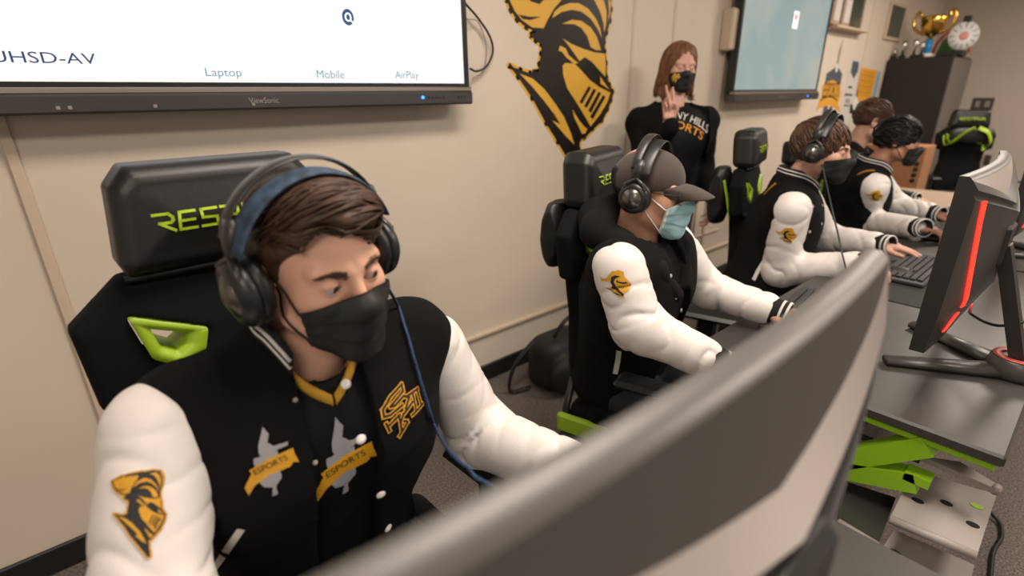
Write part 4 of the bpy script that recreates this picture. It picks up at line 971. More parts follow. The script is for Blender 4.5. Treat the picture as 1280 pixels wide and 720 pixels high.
def hand_fn(wr, d, up, right=True, curl=(.5, .5, .5, .55), splay=(.06, .0, -.05, -.12), thumb=0, s_=.95, fore=None):
    wr = np.array(wr, float); y = _n(d); z = np.array(up, float); z = _n(z-y*(z@y)); x = np.cross(y, z)*(-1 if right else 1); R_ = np.stack([x, y, z], 1).astype(np.float32)
    bx = [.030, .010, -.010, -.028]; by = [.086, .091, .087, .079]; Ls_ = [(.042, .025, .021), (.046, .029, .022), (.042, .027, .021), (.033, .020, .018)]; rr = [.0088, .009, .0086, .0076]
    ch = []
    for i in range(4):
        p = np.array([bx[i], by[i], .0]); an = 0; pts = [p-[bx[i]*.25, .03, 0], p]
        for k_, L in enumerate(Ls_[i]):
            an += curl[i] if np.isscalar(curl[i]) else curl[i][k_]; dd = np.array([math.sin(splay[i])*math.cos(an), math.cos(splay[i])*math.cos(an), -math.sin(an)]); p = p+dd*L; pts.append(p)
        ch.append((pts, rr[i]))
    th = {0: [(.022, .022, -.006), (.044, .048, -.012), (.052, .078, -.020), (.050, .102, -.026)], 1: [(.022, .022, -.008), (.036, .050, -.028), (.024, .074, -.042), (.004, .084, -.044)]}[thumb]
    fl_ = (0, -.06, 0) if fore is None else tuple(_n((np.array(fore, float)-wr)@R_)*.06)
    def fn(p):
        q = ((p-wr.astype(np.float32))@R_)/s_
        d = rbox(q, (0.001, .050, -.002), (.038, .044, .0135), .0125); d = su(d, rc(q, fl_, (0, .01, 0), .024, .023), .02)
        d = su(d, rc(q, th[0], th[1], .014, .0115), .012); d = su(d, rc(q, th[1], th[2], .0112, .0098), .004); d = su(d, rc(q, th[2], th[3], .0098, .0080), .003)
        for pts, r_ in ch:
            f_ = rc(q, pts[0], pts[1], r_*1.05, r_*1.04)
            for j in range(1, len(pts)-1): f_ = su(f_, rc(q, pts[j], pts[j+1], r_*(1.04-.1*(j-1)), r_*(.96-.1*(j-1))), .0025)
            d = su(d, f_, .0035)
        return d*s_
    ends = [wr+R_@(np.array(q_)*s_) for q_ in [(0, -.08, 0)]+[c_[0][-1] for c_ in ch]+[c_[0][2] for c_ in ch]+[th[2], th[3], (.04, .03, 0), (-.04, .03, 0)]]
    return fn, bounds(ends, .03)
def locks(fn, H_, starts, field, n=420, steps=9, ds=.011, r0=.0028, lift=.004, seed=1, keep=None, jit=.25):
    """tapered strands of hair that follow the surface; everything in head space"""
    rs = np.random.RandomState(seed); d = rs.normal(size=(n*5, 3)); d /= np.linalg.norm(d, axis=1)[:, None]; c = np.array([0, .016, .03])
    p = march(fn, c+d*.30, -d, 60, .3); ok = starts(p); p = p[ok][:n]; n = len(p); pts = [p]; jj = rs.normal(size=(n, 3))*jit
    for k_ in range(steps):
        q = pts[-1]; g = grad(fn, q, .003); f_ = field(q)+jj; f_ = f_-g*(f_*g).sum(1)[:, None]; f_ /= np.linalg.norm(f_, axis=1)[:, None]+1e-9
        q = q+f_*ds; q = q-g*(fn(q.astype(np.float32))-lift*math.sin(math.pi*(k_+1)/(steps+1)))[:, None]; pts.append(q)
    Pm = np.stack(pts, 1); g = MB(); m = 5; t = np.linspace(0, 1, steps+1); rad = r0*(np.sin(math.pi*np.clip(t*.85+.12, 0, 1))**.7)
    for i in range(n): g.tube(Pm[i], rad*(.6+.8*rs.rand()), m, flat=.6, cap=False)
    return g
def hair(H_, base, res, field, starts, parent, matn, n=420, label=None, **kw):
    f = lambda q: base(q); hw = H_.fn(f); c = H_.w((0, .02, kw.pop('cz', .0)))[0]; ex = kw.pop('ext', .16)
    v, q = nets(hw, c-ex, c+ex, res); g = MB(); g.add(v, q.tolist())
    if n:
        L = locks(f, H_, starts, field, n=n, **kw); lv = np.concatenate(L.v); g.add(H_.w(lv), L.f)
    return g.build('hair', matn, parent)
def eyes(H_, parent):
    for s in (-1, 1):
        c = np.array([s*.0315, -.0725, .0015]); g = _n([H_.gz[0], -1, H_.gz[1]]); u = _n(np.cross(g, [0, 0, 1])); w_ = np.cross(u, g); n = 24; rings = []
        A = np.r_[0, .2, .24, .52, .58, np.linspace(.7, math.pi, 9)]; v = []; f = []; mi = []
        for a in A:
            for k_ in range(n): b = 2*math.pi*k_/n; v.append(c+.0124*(math.cos(a)*g+math.sin(a)*(math.cos(b)*u+math.sin(b)*w_))*(1.02 if a < .5 else 1))
        for i in range(len(A)-1):
            for k_ in range(n): f.append([i*n+k_, i*n+(k_+1) % n, (i+1)*n+(k_+1) % n, (i+1)*n+k_]); mi.append(2 if A[i] < .23 else (1 if A[i] < .55 else 0))
        mesh_obj('eyeball', H_.w(v), f, ['eyew', 'iris', 'pupil'], parent, mi)
def brows(H_, parent, matn, thick=1.0, fn=None):
    fl = lambda q: face(q, H_, True)
    for s in (-1, 1):
        rs = np.random.RandomState(3+s); g = MB()
        for i in range(70):
            t = rs.rand(); x = .012+.035*t; z = .0175+.006*math.sin(t*2.4)-.002*t+rs.normal()*.0016*thick*(1.2-.6*t); p0 = np.array([[s*x, -.13, z]])
            p = march(fl, p0, np.array([0, 1., 0]), 50, .12); L = .009*(.7+.6*rs.rand()); e = np.array([s*L*.9, 0, L*(.35-.5*t)])
            p2 = march(fl, p0+e, np.array([0, 1., 0]), 50, .12); pm = (p+p2)/2+[0, -.0012, 0]; g.tube([p[0], pm[0], p2[0]+[0, -.0005, 0]], [.0008*thick, .0008*thick, .0002], 4, cap=False)
        v = np.concatenate(g.v); mesh_obj('eyebrow', H_.w(v), g.f, matn, parent, g.m, g.sm)
def mask(H_, parent, matn, phim=62, tt=(26, 6), tb=(-60, -48), pleats=3, puff=.004, edge=None, loops=True, res=44, loopmat=None):
    mf = lambda q: su(su(face(q, H_, True), rc(q, (0, -.102, -.030), (0, -.086, -.092), .010, .014), .035), el(q, (0, -.05, -.05), (.05, .045, .05)), .03)
    c = np.array([0, -.012, -.048]); n = res; G = []
    for off in (1, 0):
        rows = []
        for i in range(n+1):
            v_ = i/n; R_ = []
            for j in range(n+1):
                u_ = j/n*2-1; ph = math.radians(phim)*u_; a = 1-abs(u_)**1.6; th = math.radians((tt[0]*a+tt[1]*(1-a))*(1-v_)+(tb[0]*a+tb[1]*(1-a))*v_)
                R_.append([math.sin(ph)*math.cos(th), -math.cos(ph)*math.cos(th), math.sin(th)])
            rows.append(R_)
        d = np.array(rows).reshape(-1, 3); p = march(mf, c+d*.17, -d, 60, .16)
        vv = np.repeat(np.arange(n+1)/n, n+1); uu = np.tile(np.arange(n+1)/n*2-1, n+1)
        saw = (vv*(pleats+1)) % 1.0 if pleats else vv*0; o = (puff+(.0028*(saw**1.5)*(1-np.abs(uu)**4) if pleats else 0)+.0012*np.sin(uu*9+vv*14)*np.sin(vv*11)) if off else np.full(len(vv), .0012)
        G.append(p+d*o[:, None])
    v = np.concatenate(G); m = n+1; N = m*m; f = []; mi = []
    for k_ in (0, 1):
        for i in range(n):
            for j in range(n):
                q = [k_*N+i*m+j, k_*N+i*m+j+1, k_*N+(i+1)*m+j+1, k_*N+(i+1)*m+j]; f.append(q if k_ else q[::-1]); mi.append(1 if edge and (i < 2 or i >= n-2 or j < 2 or j >= n-2) else 0)
    for i in range(n):
        for q in ([i*m, (i+1)*m, N+(i+1)*m, N+i*m], [i*m+n, N+i*m+n, N+(i+1)*m+n, (i+1)*m+n], [i, N+i, N+i+1, i+1], [n*m+i, n*m+i+1, N+n*m+i+1, N+n*m+i]): f.append(q); mi.append(1 if edge else 0)
    o = mesh_obj('face_mask', H_.w(v), f, [matn, edge or matn], parent, mi); fo = lambda q: face(q, H_, True)
    if loops:
        for s in (-1, 1):
            j = n if s > 0 else 0; g = MB(); V = G[0]
            for (i, ze) in ((2, .012), (n-2, -.016)):
                a = V[i*m+j]; b = np.array([s*.078, .012, ze]); pts = []
                for t in np.linspace(0, 1, 8):
                    q = a+(b-a)*t; dd = _n([q[0], (q[1]+.0)*.6, 0]); h_ = march(fo, [q+dd*.04], -dd, 30, .08)[0]; pts.append(h_+dd*.0025 if t > 0 else a)
                g.tube(pts, .0017, 6)
            mesh_obj('ear_loop', H_.w(np.concatenate(g.v)), g.f, loopmat or edge or matn, o, g.m, g.sm)
    return o, H_.fn(lambda q: mf(q)-puff)
def crest(fn, parent, c, u, size, N=120):
    s_ = size/740.0; F_ = lambda pl: [((p[0]-240)*s_*.95, -(p[1]-300)*s_) for p in pl]; sq = lambda pl: [(p[0], p[1] if p[1] > 0 else p[1]*.45) for p in pl]; kb_ = F_(sq(KB)); lay = [(q, 0) for q in ribbon(kb_, 26*s_, True)]+[(kb_, 1)]+[(F_(sq(pl)), 0) for pl in KG]+[(F_(pl), 1) for pl in KK if min(p[1] for p in pl) > 20]
    patch('knight_patch', fn, frame_at(fn, *c, *u), lay, ['gold', 'inkb'], parent, N, .0018)
def headset(H_, label, band='cup', inner='cupm', r=.0, up=.0, cupscale=1.0):
    e = empty('headset', H_.w((0, .01, .13))[0], label, 'headset', 'over-ear gaming headsets'); rot = H_.R
    def put(g, name, m_, par=e): return mesh_obj(name, H_.w(np.concatenate(g.v)), g.f, m_, par, g.m, g.sm)
    ox = .083+r
    for s in (-1, 1):
        c = np.array([s*ox, .012, -.008]); k_ = cupscale
        g = MB(); g.lathe([(.020*k_, -.004), (.040*k_, -.006), (.050*k_, .001), (.051*k_, .010), (.044*k_, .017), (.02*k_, .017)], c, (s, .05, -.06), 28, cap=False); ec = put(g, 'ear_cushion', 'black_l')
        g = MB(); g.lathe([(0, .014), (.046*k_, .014), (.050*k_, .018), (.049*k_, .028), (.042*k_, .036), (.034*k_, .038), (0, .039)], c, (s, .05, -.06), 32); cp = put(g, 'ear_cup', 'cup')
        g = MB(); g.lathe([(0, .048), (.012*k_, .0455), (.031*k_, .039), (.032*k_, .036), (0, .036)], c, (s, .05, -.06), 32); put(g, 'cup_plate', 'wedge', cp)
        g = MB(); g.tube([c+[s*.026, 0, .045], c+[s*.024, 0, .075], c+[s*.017, 0, .10]], [.013, .015, .013], 10, flat=.45, up=[1, 0, 0]); g.tube([c+[s*.028, -.03, .0], c+[s*.032, -.025, .035], c+[s*.026, 0, .052], c+[s*.032, .025, .035], c+[s*.028, .03, .0]], .006, 8); put(g, 'yoke', 'cupm')
    A = np.linspace(-1.22, 1.22, 34); hh = .128+up
    g = MB(); g.tube([((ox+.030)*math.sin(a)/math.sin(1.22)*(.97 if abs(a) > 1.1 else 1), .020, .055+(hh-.045)*(math.cos(a)-math.cos(1.22))/(1-math.cos(1.22))+.012) for a in A], .0125, 12, flat=.25, up=[1, 0, 0]); put(g, 'outer_band', band)
    g = MB(); g.tube([((ox+.026)*math.sin(a)/math.sin(1.22), -.002, .045+(hh-.045)*(math.cos(a)-math.cos(1.22))/(1-math.cos(1.22))+.007) for a in A], .021, 12, flat=.2, up=[1, 0, 0]); put(g, 'head_band', inner)
    return e
# badge artwork -------------------------------------------------
KN = [([(90, 300), (110, 325), (150, 325), (190, 285), (215, 262), (280, 258), (318, 280), (322, 330), (345, 360), (368, 400), (350, 450), (300, 470), (298, 518), (250, 495), (190, 445), (130, 412), (185, 408), (200, 395), (185, 350), (140, 350), (100, 345)], 0),
      ([(112, 322), (150, 330), (195, 300), (230, 280), (260, 278), (215, 295), (185, 335), (140, 345)], 2), ([(205, 312), (245, 300), (290, 318), (240, 330), (222, 360), (240, 410), (270, 450), (300, 480), (290, 500), (230, 440), (190, 415), (204, 395), (190, 360)], 1),
      ([(228, 375), (262, 380), (330, 402), (345, 402), (330, 440), (300, 452), (250, 415)], 2), ([(250, 345), (330, 372), (345, 392), (300, 388), (245, 365)], 1), ([(262, 350), (320, 368), (318, 376), (265, 360)], 0),
      ([(150, 418), (200, 430), (250, 470), (285, 498), (240, 482), (190, 448)], 1), ([(165, 424), (200, 436), (245, 472), (200, 446)], 0), ([(270, 400), (276, 402), (262, 420), (257, 418)], 1), ([(285, 404), (291, 406), (277, 428), (272, 425)], 1), ([(300, 408), (306, 410), (292, 435), (287, 432)], 1)]
def knight(fn, parent, c, u, size, N=70):
    s_ = size/260.0; lay = [([((p[0]-230)*s_, -(p[1]-388)*s_) for p in pl], mi) for pl, mi in KN]
    patch('knight_patch', fn, frame_at(fn, *c, *u), lay, ['gold', 'inkb', 'goldcollar'], parent, N, .0018)
SHP = [[(470, 120), (478, 200), (430, 215), (320, 300), (400, 300), (500, 235), (520, 270), (560, 262), (556, 330), (500, 350), (450, 380), (440, 320)]]
def sh_badge(fn, parent, c, u, w_, inner='inkb', outer='gold', N=110):
    S = [[(470, 130), (472, 195), (310, 300), (360, 305), (470, 240), (530, 270), (470, 360)], [(470, 130), (330, 210), (235, 310), (235, 375), (300, 375), (440, 320)],
         [(250, 440), (280, 515)], [(265, 470), (400, 400)], [(390, 400), (410, 560)], [(385, 595), (480, 490)], [(440, 470), (470, 480)], [(450, 400), (560, 320)], [(540, 440), (690, 375)], [(590, 400), (580, 250)], [(520, 250), (650, 215)], [(640, 225), (670, 380)], [(400, 480), (440, 400)]]
    s_ = w_/460.0; t = lambda p: ((p[0]-460)*s_, -(p[1]-360)*s_); lay = []
    for wd, mi in ((46*s_, 0), (24*s_, 1)):
        for st in S: lay += [(q, mi) for q in ribbon([t(p) for p in st], wd)]
    patch('monogram_patch', fn, frame_at(fn, *c, *u), lay, [outer, inner], parent, N, .0018)
def lance_badge(fn, parent, c, u, h_, N=110, txt='ESPORTS'):
    s_ = h_/250.0; t = lambda pl: [((p[0]-105)*s_, -(p[1]-360)*s_) for p in pl]
    lay = [(t([(92, 236), (108, 262), (102, 290), (120, 305), (165, 300), (165, 312), (130, 320), (115, 332), (75, 330), (72, 300), (84, 262)]), 0), (t([(55, 335), (130, 325), (135, 420), (115, 445), (118, 478), (100, 480), (104, 448), (78, 440), (60, 410)]), 0),
           (t([(20, 430), (45, 385), (40, 372), (100, 345), (178, 325), (182, 345), (194, 380), (176, 374), (165, 388), (100, 400), (52, 428), (30, 460)]), 1)]
    fr = frame_at(fn, *c, *u); o = patch('lance_patch', fn, fr, lay, ['silver', 'gold'], parent, N, .0018)
    v, f = text_fit(txt, 110*s_, 20*s_); a = math.radians(17); v = v@np.array([[math.cos(a), math.sin(a)], [-math.sin(a), math.cos(a)]]); v = v+[(105-105)*s_, (360-366)*s_]
    mesh_obj('patch_lettering', drape(fn, fr, v, .003), f, 'inkb', o)
def strip_on(name, fn, pix, wd, matn, parent, off=.002, n=14):
    """a woven strip laid along a line on the cloth"""
    pts = [hit(fn, *p) for p in pix]; pts = bez(pts, n//max(1, len(pts)-1)+1); g = MB(); nn = grad(fn, pts, .01); tt = np.gradient(pts, axis=0); V = []
    for p, n_, t in zip(pts, nn, tt): s = _n(np.cross(n_, t)); V += [p-s*wd/2+n_*off, p+s*wd/2+n_*off]
    f = [[2*i, 2*i+1, 2*i+3, 2*i+2] for i in range(len(pts)-1)]; return mesh_obj(name, np.array(V), f, matn, parent)
def snaps(fn, parent, pix, r=.0076, matn='snap'):
    for px, py in pix:
        o = hit(fn, px, py); n = grad(fn, [o], .01)[0]; MB().lathe([(0, .0), (r, .0), (r*.95, .0018), (r*.6, .0032), (0, .0036)], o, n, 16).build('snap_button', matn, parent)
def ring(fn, T, r0, open_, front, n=40, lift=.0, rear=1.0, V=0):
    """path around the neck where a neckline meets the cloth, open at the front"""
    R_, o, L, r_, l_ = T; out = []; ph = np.linspace(-math.pi+open_, math.pi-open_, n)
    for a in ph:
        w_ = max(0, (abs(a)-1.9)/(math.pi-1.9)); r = r0+front*w_**1.5; out.append([-r*math.sin(a)*(1-.25*w_), .006+r*math.cos(a), L+.22])
    out = np.array(out); W = out@R_.T+o; p = march(fn, W, -R_[:, 2], 70, .5); return p+R_[:, 2]*lift, (out*[1, 1, 0]/np.linalg.norm(out*[1, 1, 0], axis=1)[:, None])@R_.T, R_
def collar(T, parent, fn, open_=.45, front=.05, matn='rib', rr=.019, stripes=True, r0=.070, lift=.010):
    W, rad, R_ = ring(fn, T, r0, open_, front, lift=lift); up = R_[:, 2]; g = MB(); n = len(W); V = []; m = 10
    for i in range(n):
        for k_ in range(m):
            a = 2*math.pi*k_/m; V.append(W[i]+up*rr*math.cos(a)-rad[i]*(.10*rr*math.cos(a))+rad[i]*.0065*math.sin(a))
    g.add(V, [[i*m+k_, i*m+(k_+1) % m, (i+1)*m+(k_+1) % m, (i+1)*m+k_] for i in range(n-1) for k_ in range(m)]+[list(range(m))[::-1], [(n-1)*m+k_ for k_ in range(m)]])
    cl = g.build('collar', matn, parent)
    if stripes:
        for dz in (-.0035, .0085): MB().tube(W+rad*.0052+up*dz, .0027, 6).build('collar_stripe', 'stripe', cl)
    return cl
def arm(parent, a, b, c, seed, r=(.066, .056, .044), res=.006, matn='sleeve', cuff=True, amp=1.0):
    fn = sleeve_fn(a, b, c, r, seed, amp); lo, hi = bounds([a, b, c], .095); v, f = nets(fn, lo, hi, res); s = mesh_obj('jacket_sleeve', v, f, matn, parent)
    if cuff:
        c = np.array(c, float); d = _n(c-np.array(b)); R0 = r[2]*.80
        g = MB().lathe([(R0*.7, .005), (R0*1.08, .018), (R0*1.02, .040), (R0*.95, .062), (R0*.80, .064), (R0*.75, .03)], c, d, 28, cap=False).build('cuff', 'rib', s)
        for t in (.034, .050): MB().lathe([(R0*.93, t+.028-.0035), (R0*1.04, t+.028-.003-.028+.028), (R0*1.04, t+.028+.003), (R0*.93, t+.028+.0035)], c-d*.016, d, 28, cap=False).build('cuff_stripe', 'stripe', g)
    return fn
def legs(parent, pel, T, seat=True, spread=.09, matn='pants', knee=None, stand=False, f=None):
    R_, o, L, r_, l_ = T; x = R_[:, 0]; fwd = -R_[:, 1]; fwd = _n([fwd[0], fwd[1], 0]) if f is None else _n([*f, 0]); pel = np.array(pel, float); g = []; pts = []
    js = []
    for s in (-1, 1):
        h = pel+x*s*.085+[0, 0, -.0]
        if stand: k_ = np.array([h[0]+x[0]*s*.01, h[1]+x[1]*s*.01, .50]); a = np.array([h[0]+x[0]*s*.02, h[1]+x[1]*s*.02, .08]); h = h+[0, 0, -.02]
        else: k_ = h+fwd*.40+x*s*spread; k_[2] = .50; a = k_+fwd*.02; a[2] = .10
        js.append((h, k_, a)); pts += [h, k_, a]
    def fn(p):
        d = el(p-pel.astype(np.float32), (0, 0, 0), (.17, .15, .12))
        for h, k_, a in js:
            d = su(d, rc(p, h, k_, .085, .062), .04); d = su(d, rc(p, k_, a, .060, .042), .02)
        return d+.003*wob(p, 30, 4)
    lo, hi = bounds(pts, .14); v, q = nets(fn, lo, hi, .010); mesh_obj('trousers', v, q, matn, parent)
    for h, k_, a in js:
        ft = lambda p: np.maximum(su(rc(p, a+fwd*.0+[0, 0, -.045], a+fwd*.13+[0, 0, -.062], .040, .034), rc(p, a, a+[0, 0, -.03], .042, .042), .02), .004-p[:, 2])
        lo, hi = bounds([a-[0, 0, .1], a+fwd*.18], .06); v, q = nets(ft, lo, hi, .007); mesh_obj('shoe', v, q, 'shoe', parent)
    return js
def body(name, H_, T, hands, arms, skin_, label, group=None, res=.0035, js=None, nb=None):
    """the skin: one mesh of head, neck, hands and the covered trunk and limbs"""
    R_, o, L, r_, l_ = T; nbw = o+R_[:, 2]*(L-.02)+R_[:, 1]*.01; nl = H_.l(nbw[None].astype(np.float32))[0]
    fh = lambda p: su(face(H_.l(p), H_)*H_.s, rc(p, H_.w((0, .024, -.045))[0], nbw, .054*H_.s, .060), .02)
    lo, hi = bounds([H_.w((0, .0, .1))[0], nbw, H_.w((0, -.02, 0))[0]], .115); parts = [nets(fh, lo, hi, res)]
    for hf, (a, b) in hands: parts.append(nets(hf, a, b, min(res, .0026)))
    tf = torso_fn(T, -.028)
    def core(p):
        d = tf(p)
        for a, b, c in arms: d = su(d, rc(p, a, b, .042, .036), .02); d = su(d, rc(p, b, c, .034, .024), .01)
        for h, k_, a in (js or []): d = su(d, rc(p, h, k_, .06, .045), .02); d = su(d, rc(p, k_, a, .04, .03), .01)
        return d
    lo, hi = bounds([k_ for a in arms for k_ in a]+[o, nbw]+[k_ for a in (js or []) for k_ in a], .15); parts.append(nets(core, lo, hi, .014))
    v, f = cat(parts); b = mesh_obj(name, v, f, skin_); tag(b, label, 'person', group); return b
def garment(name, fn, T, res, matn, parent, carve=None, pad=.16):
    R_, o, L, r_, l_ = T; nb = o+R_[:, 2]*L; lo, hi = bounds([o-[0, 0, .05], nb, o+R_@r_, o+R_@l_], pad)
    R32 = R_.astype(np.float32); o32 = o.astype(np.float32); hem = lambda p: np.maximum(fn(p), -((p-o32)@R32)[:, 2]-.035)
    f2 = hem if carve is None else (lambda p: np.maximum(hem(p), -carve(p))); v, f = nets(f2, lo, hi, res); return mesh_obj(name, v, f, matn, parent)
def neckhole(T, r=.056, v=.0):
    R_, o, L, r_, l_ = T; R32 = R_.astype(np.float32); o32 = o.astype(np.float32)
    def fn(p):
        q = (p-o32)@R32; d = rc(q, (0, .004, L-.02), (0, -.01, L+.2), r, r+.02)
        if v: d = su(d, rc(q, (0, -.07-v, L-.055-v*.6), (0, -.05, L+.1), .022, .05), .02)
        return d
    return fn
def opening(T, w0, w1, sh=.0):
    """front opening of a jacket, half width w0 at the neck to w1 at the hem"""
    R_, o, L, r_, l_ = T; R32 = R_.astype(np.float32); o32 = o.astype(np.float32)
    def fn(p):
        q = (p-o32)@R32; t = np.clip((L-q[:, 2])/L, 0, 1); w_ = w0+(w1-w0)*t; return np.maximum(np.abs(q[:, 0]-sh)-w_, q[:, 1]+.03)
    return fn
def both(a, b): return lambda p: np.minimum(a(p), b(p))

# ================================================================== nearest player
h1 = Head(P(400, 330, d=.69), (.17, -.985), 7, 4, .93, .72, (.45, -.26), 1.06)
pel, nb, Rs, Ls = (.20, .82, .57), (.215, .715, 1.035), (.035, .735, 1.005), (.39, .715, 1.012)
T = torso_frame(pel, nb, Rs, Ls); Rel, Rwr, Lel, Lwr = (-.055, .60, .80), (.10, .40, .80), (.500, .690, .755), (.522, .478, .785)
js = None
hands = [hand_fn(Rwr, (.45, -.9, -.05), (0, 0, 1), True, fore=Rel), hand_fn(Lwr, (.1, -1, -.05), (0, 0, 1), False, fore=Lel)]
SK = torso_frame(pel, nb, Rs, Ls)
class LG: pass
def make_js(pel, T, spread=.09, stand=False, f=None):
    R_ = T[0]; x = R_[:, 0]; fwd = -R_[:, 1]; fwd = _n([fwd[0], fwd[1], 0]) if f is None else _n([*f, 0]); pel = np.array(pel, float); js = []
    for s in (-1, 1):
        h = pel+x*s*.085
        if stand: k_ = np.array([h[0], h[1], .50]); a = np.array([h[0], h[1], .08])
        else: k_ = h+fwd*.40+x*s*spread; k_[2] = .50; a = k_+fwd*.02; a[2] = .10
        js.append((h, k_, a))
    return js
js = make_js(pel, T)
p1 = body('person', h1, T, hands, [(Rs, Rel, Rwr), (Ls, Lel, Lwr)], 'skin1', 'nearest seated person in black and white varsity jacket, black mask and blue-banded headset', res=.0016, js=js)
eyes(h1, p1); brows(h1, p1, 'hair1', 1.25)
def hb1(q):
    x, y, z = q.T; b = el(q, (0, .020, .040), (.082, .103, .083)); b = su(b, el(q, (.006, -.044, .086), (.062, .056, .034)), .03)
    cut = el(q, (-.002, -.115, .004), (.074, .074, .084)); cut = np.minimum(cut, el(q, (-.036, -.105, .040), (.044, .06, .058))); cut = np.minimum(cut, el(np.stack([np.abs(x), y, z], 1), (.058, -.075, .005), (.030, .058, .050))); b = ss(b, cut, .010)
    low = -(z+.035-.6*np.clip(y-.02, -1, 0)*1.0+.35*np.clip(y-.02, 0, 1)); b = np.maximum(b, low); b = np.maximum(b, -(y+.045+np.clip(z-.0, 0, 1)*3))
    return b+.0022*wob(q*np.array([.5, 1.6, 1.6], np.float32), 90, 3)
hair(h1, hb1, .0024, lambda q: np.stack([q[:, 0]*0+.9, -.35-q[:, 1]*3, -.05+q[:, 0]*-2], 1), lambda p: (p[:, 2] > .052), p1, 'hair1', n=520, steps=9, ds=.010, r0=.0026, lift=.005, seed=4, jit=.16)
mk, mf1 = mask(h1, p1, 'maskb', 58, (24, 12), (-60, -38), 3, .0045)
tj = torso_fn(T, .0, .003, 3)
jer = garment('jersey', (lambda p: np.maximum(tj(p), -neckhole(T, .068)(p))), T, .005, 'jersey', p1)
tk = torso_fn(T, .016, .0035, 5); op1 = opening(T, .046, .052, .002)
jk = garment('varsity_jacket', tk, T, .005, 'wool', p1, both(op1, neckhole(T, .066)))
sR = arm(p1, np.array(Rs)+[-.020, -.012, -.024], Rel, Rwr, 2, (.066, .064, .050), .0045); sL = arm(p1, np.array(Ls)+[.030, 0, -.045], Lel, Lwr, 7, (.062, .060, .052), .0045)
collar(T, jk, tk, .62, .055)
collar(T, jer, tj, .03, .026, 'goldcollar', .0095, False, .072, .004)
snaps(tk, jk, [(432, 480), (451, 549), (476, 618), (485, 660)]); snaps(tk, jk, [(369, 500), (394, 578)], .0035, 'plate')
sh_badge(tk, jk, (505, 511), (498, 470), .074)
lance_badge(tk, jk, (338, 578), (334, 535), .095); lance_badge(tj, jer, (431, 575), (425, 520), .135, 110, 'ESPORTS')
crest(sR, p1, (173, 638), (172, 590), .086)
strip_on('pocket_trim', tk, [(302, 660), (285, 685), (268, 712)], .010, 'stripe', jk)
legs(p1, pel, T)
hs1 = headset(h1, 'black headset with blue woven band on the nearest player', 'cupm', 'bandb', .004, .001, .98)
c0 = h1.w((.088, -.02, -.045))[0]; pts = [c0]
for px, py in ((497, 385), (503, 405), (509, 425), (514, 445), (519, 463), (524, 482), (529, 500), (534, 517), (540, 533)):
    o = hit(tk, px, py); pts.append(o+grad(tk, [o], .01)[0]*.006)
pts += [P(560, 562, d=.66), P(585, 585, d=.62), P(612, 606, d=.60), np.array([.47, .40, .76])]
MB().tube(bez(pts, 8), .0026, 8).build('headset_cable', 'cableb', hs1)

# ================================================================== player in the brown cap
h2 = Head(P(814, 239, d=1.34), (.30, -.955), 4, -3, .92, .5, (0, -.3))
pel, nb, Rs, Ls = (1.23, .89, .54), (1.135, .79, 1.015), (.965, .735, .995), (1.29, .80, .985)
T = torso_frame(pel, nb, Rs, Ls); Rel, Rwr, Lel, Lwr = tuple(P(797, 408, Y=.655)), tuple(P(880, 447, Z=.795)), (1.40, .72, .82), (1.425, .55, .80); js = make_js(pel, T)
p2 = body('person', h2, T, [hand_fn(Rwr, (.3, -.9, -.05), (0, 0, 1), True, fore=Rel), hand_fn(Lwr, (.25, -.95, -.08), (0, 0, 1), False, fore=Lel)], [(Rs, Rel, Rwr), (Ls, Lel, Lwr)], 'skin2', 'seated person in brown baseball cap, pale blue mask and varsity jacket', res=.0026, js=js)
eyes(h2, p2); brows(h2, p2, 'hairb')
hb2 = lambda q: np.maximum(np.maximum(ss(el(q, (0, .022, .036), (.080, .100, .088)), el(q, (0, -.11, -.02), (.076, .085, .095)), .01), -(q[:, 2]+.055)), q[:, 2]-.06)+.001*wob(q, 120, 3)
hair(h2, hb2, .004, lambda q: q, lambda p: p[:, 0] > 9, p2, 'hairb', n=0)
def capf(q):
    x, y, z = q.T; d = el(q, (0, .013, .034), (.088, .102, .084)); d = np.maximum(d, -(z-.008-.10*np.clip(-y, 0, .1)+.12*np.clip(y-.03, 0, 1))); d = np.maximum(d, -(el(q, (0, .013, .030), (.082, .096, .080))))
    return d+.0012*wob(q, 45, 2)-.0008*np.exp(-(np.abs(x)/.0025)**2)
hw = h2.fn(capf); c = h2.w((0, .02, .07))[0]; v, f = nets(hw, c-.15, c+.15, .0028); cap_ = mesh_obj('baseball_cap', v, f, 'cap', p2)
n = 22; V = []
for off in (0, -.0035):
    for i in range(9):
        t = i/8
        for j in range(n+1):
            a = (j/n*2-1); x = .070*a*(1-.10*t**2); yb = -.088*math.sqrt(max(0, 1-(a*.80)**2))+.012; L = .076*math.sqrt(max(0, 1-abs(a)**5)); V.append([x*(1-.12*t), yb-L*t*1.12-.012, 0.034-.014*a*a-.004*t-.020*t*t+off])
m = n+1; N = 9*m; f = [[i*m+j, i*m+j+1, (i+1)*m+j+1, (i+1)*m+j] for i in range(8) for j in range(n)]; f += [[N+b for b in a[::-1]] for a in f]
f += [[8*m+j, 8*m+j+1, N+8*m+j+1, N+8*m+j] for j in range(n)]+[[i*m, (i+1)*m, N+(i+1)*m, N+i*m] for i in range(8)]+[[i*m+n, N+i*m+n, N+(i+1)*m+n, (i+1)*m+n] for i in range(8)]
mesh_obj('cap_brim', h2.w(V), f, 'cap', cap_); MB().ball(h2.w((0, .020, .122))[0], .006, 0, 6).build('cap_button', 'cap', cap_)
mk, mf2 = mask(h2, p2, 'maskc', 50, (24, 10), (-62, -40), 3, .006, 'maskw')
g = MB()
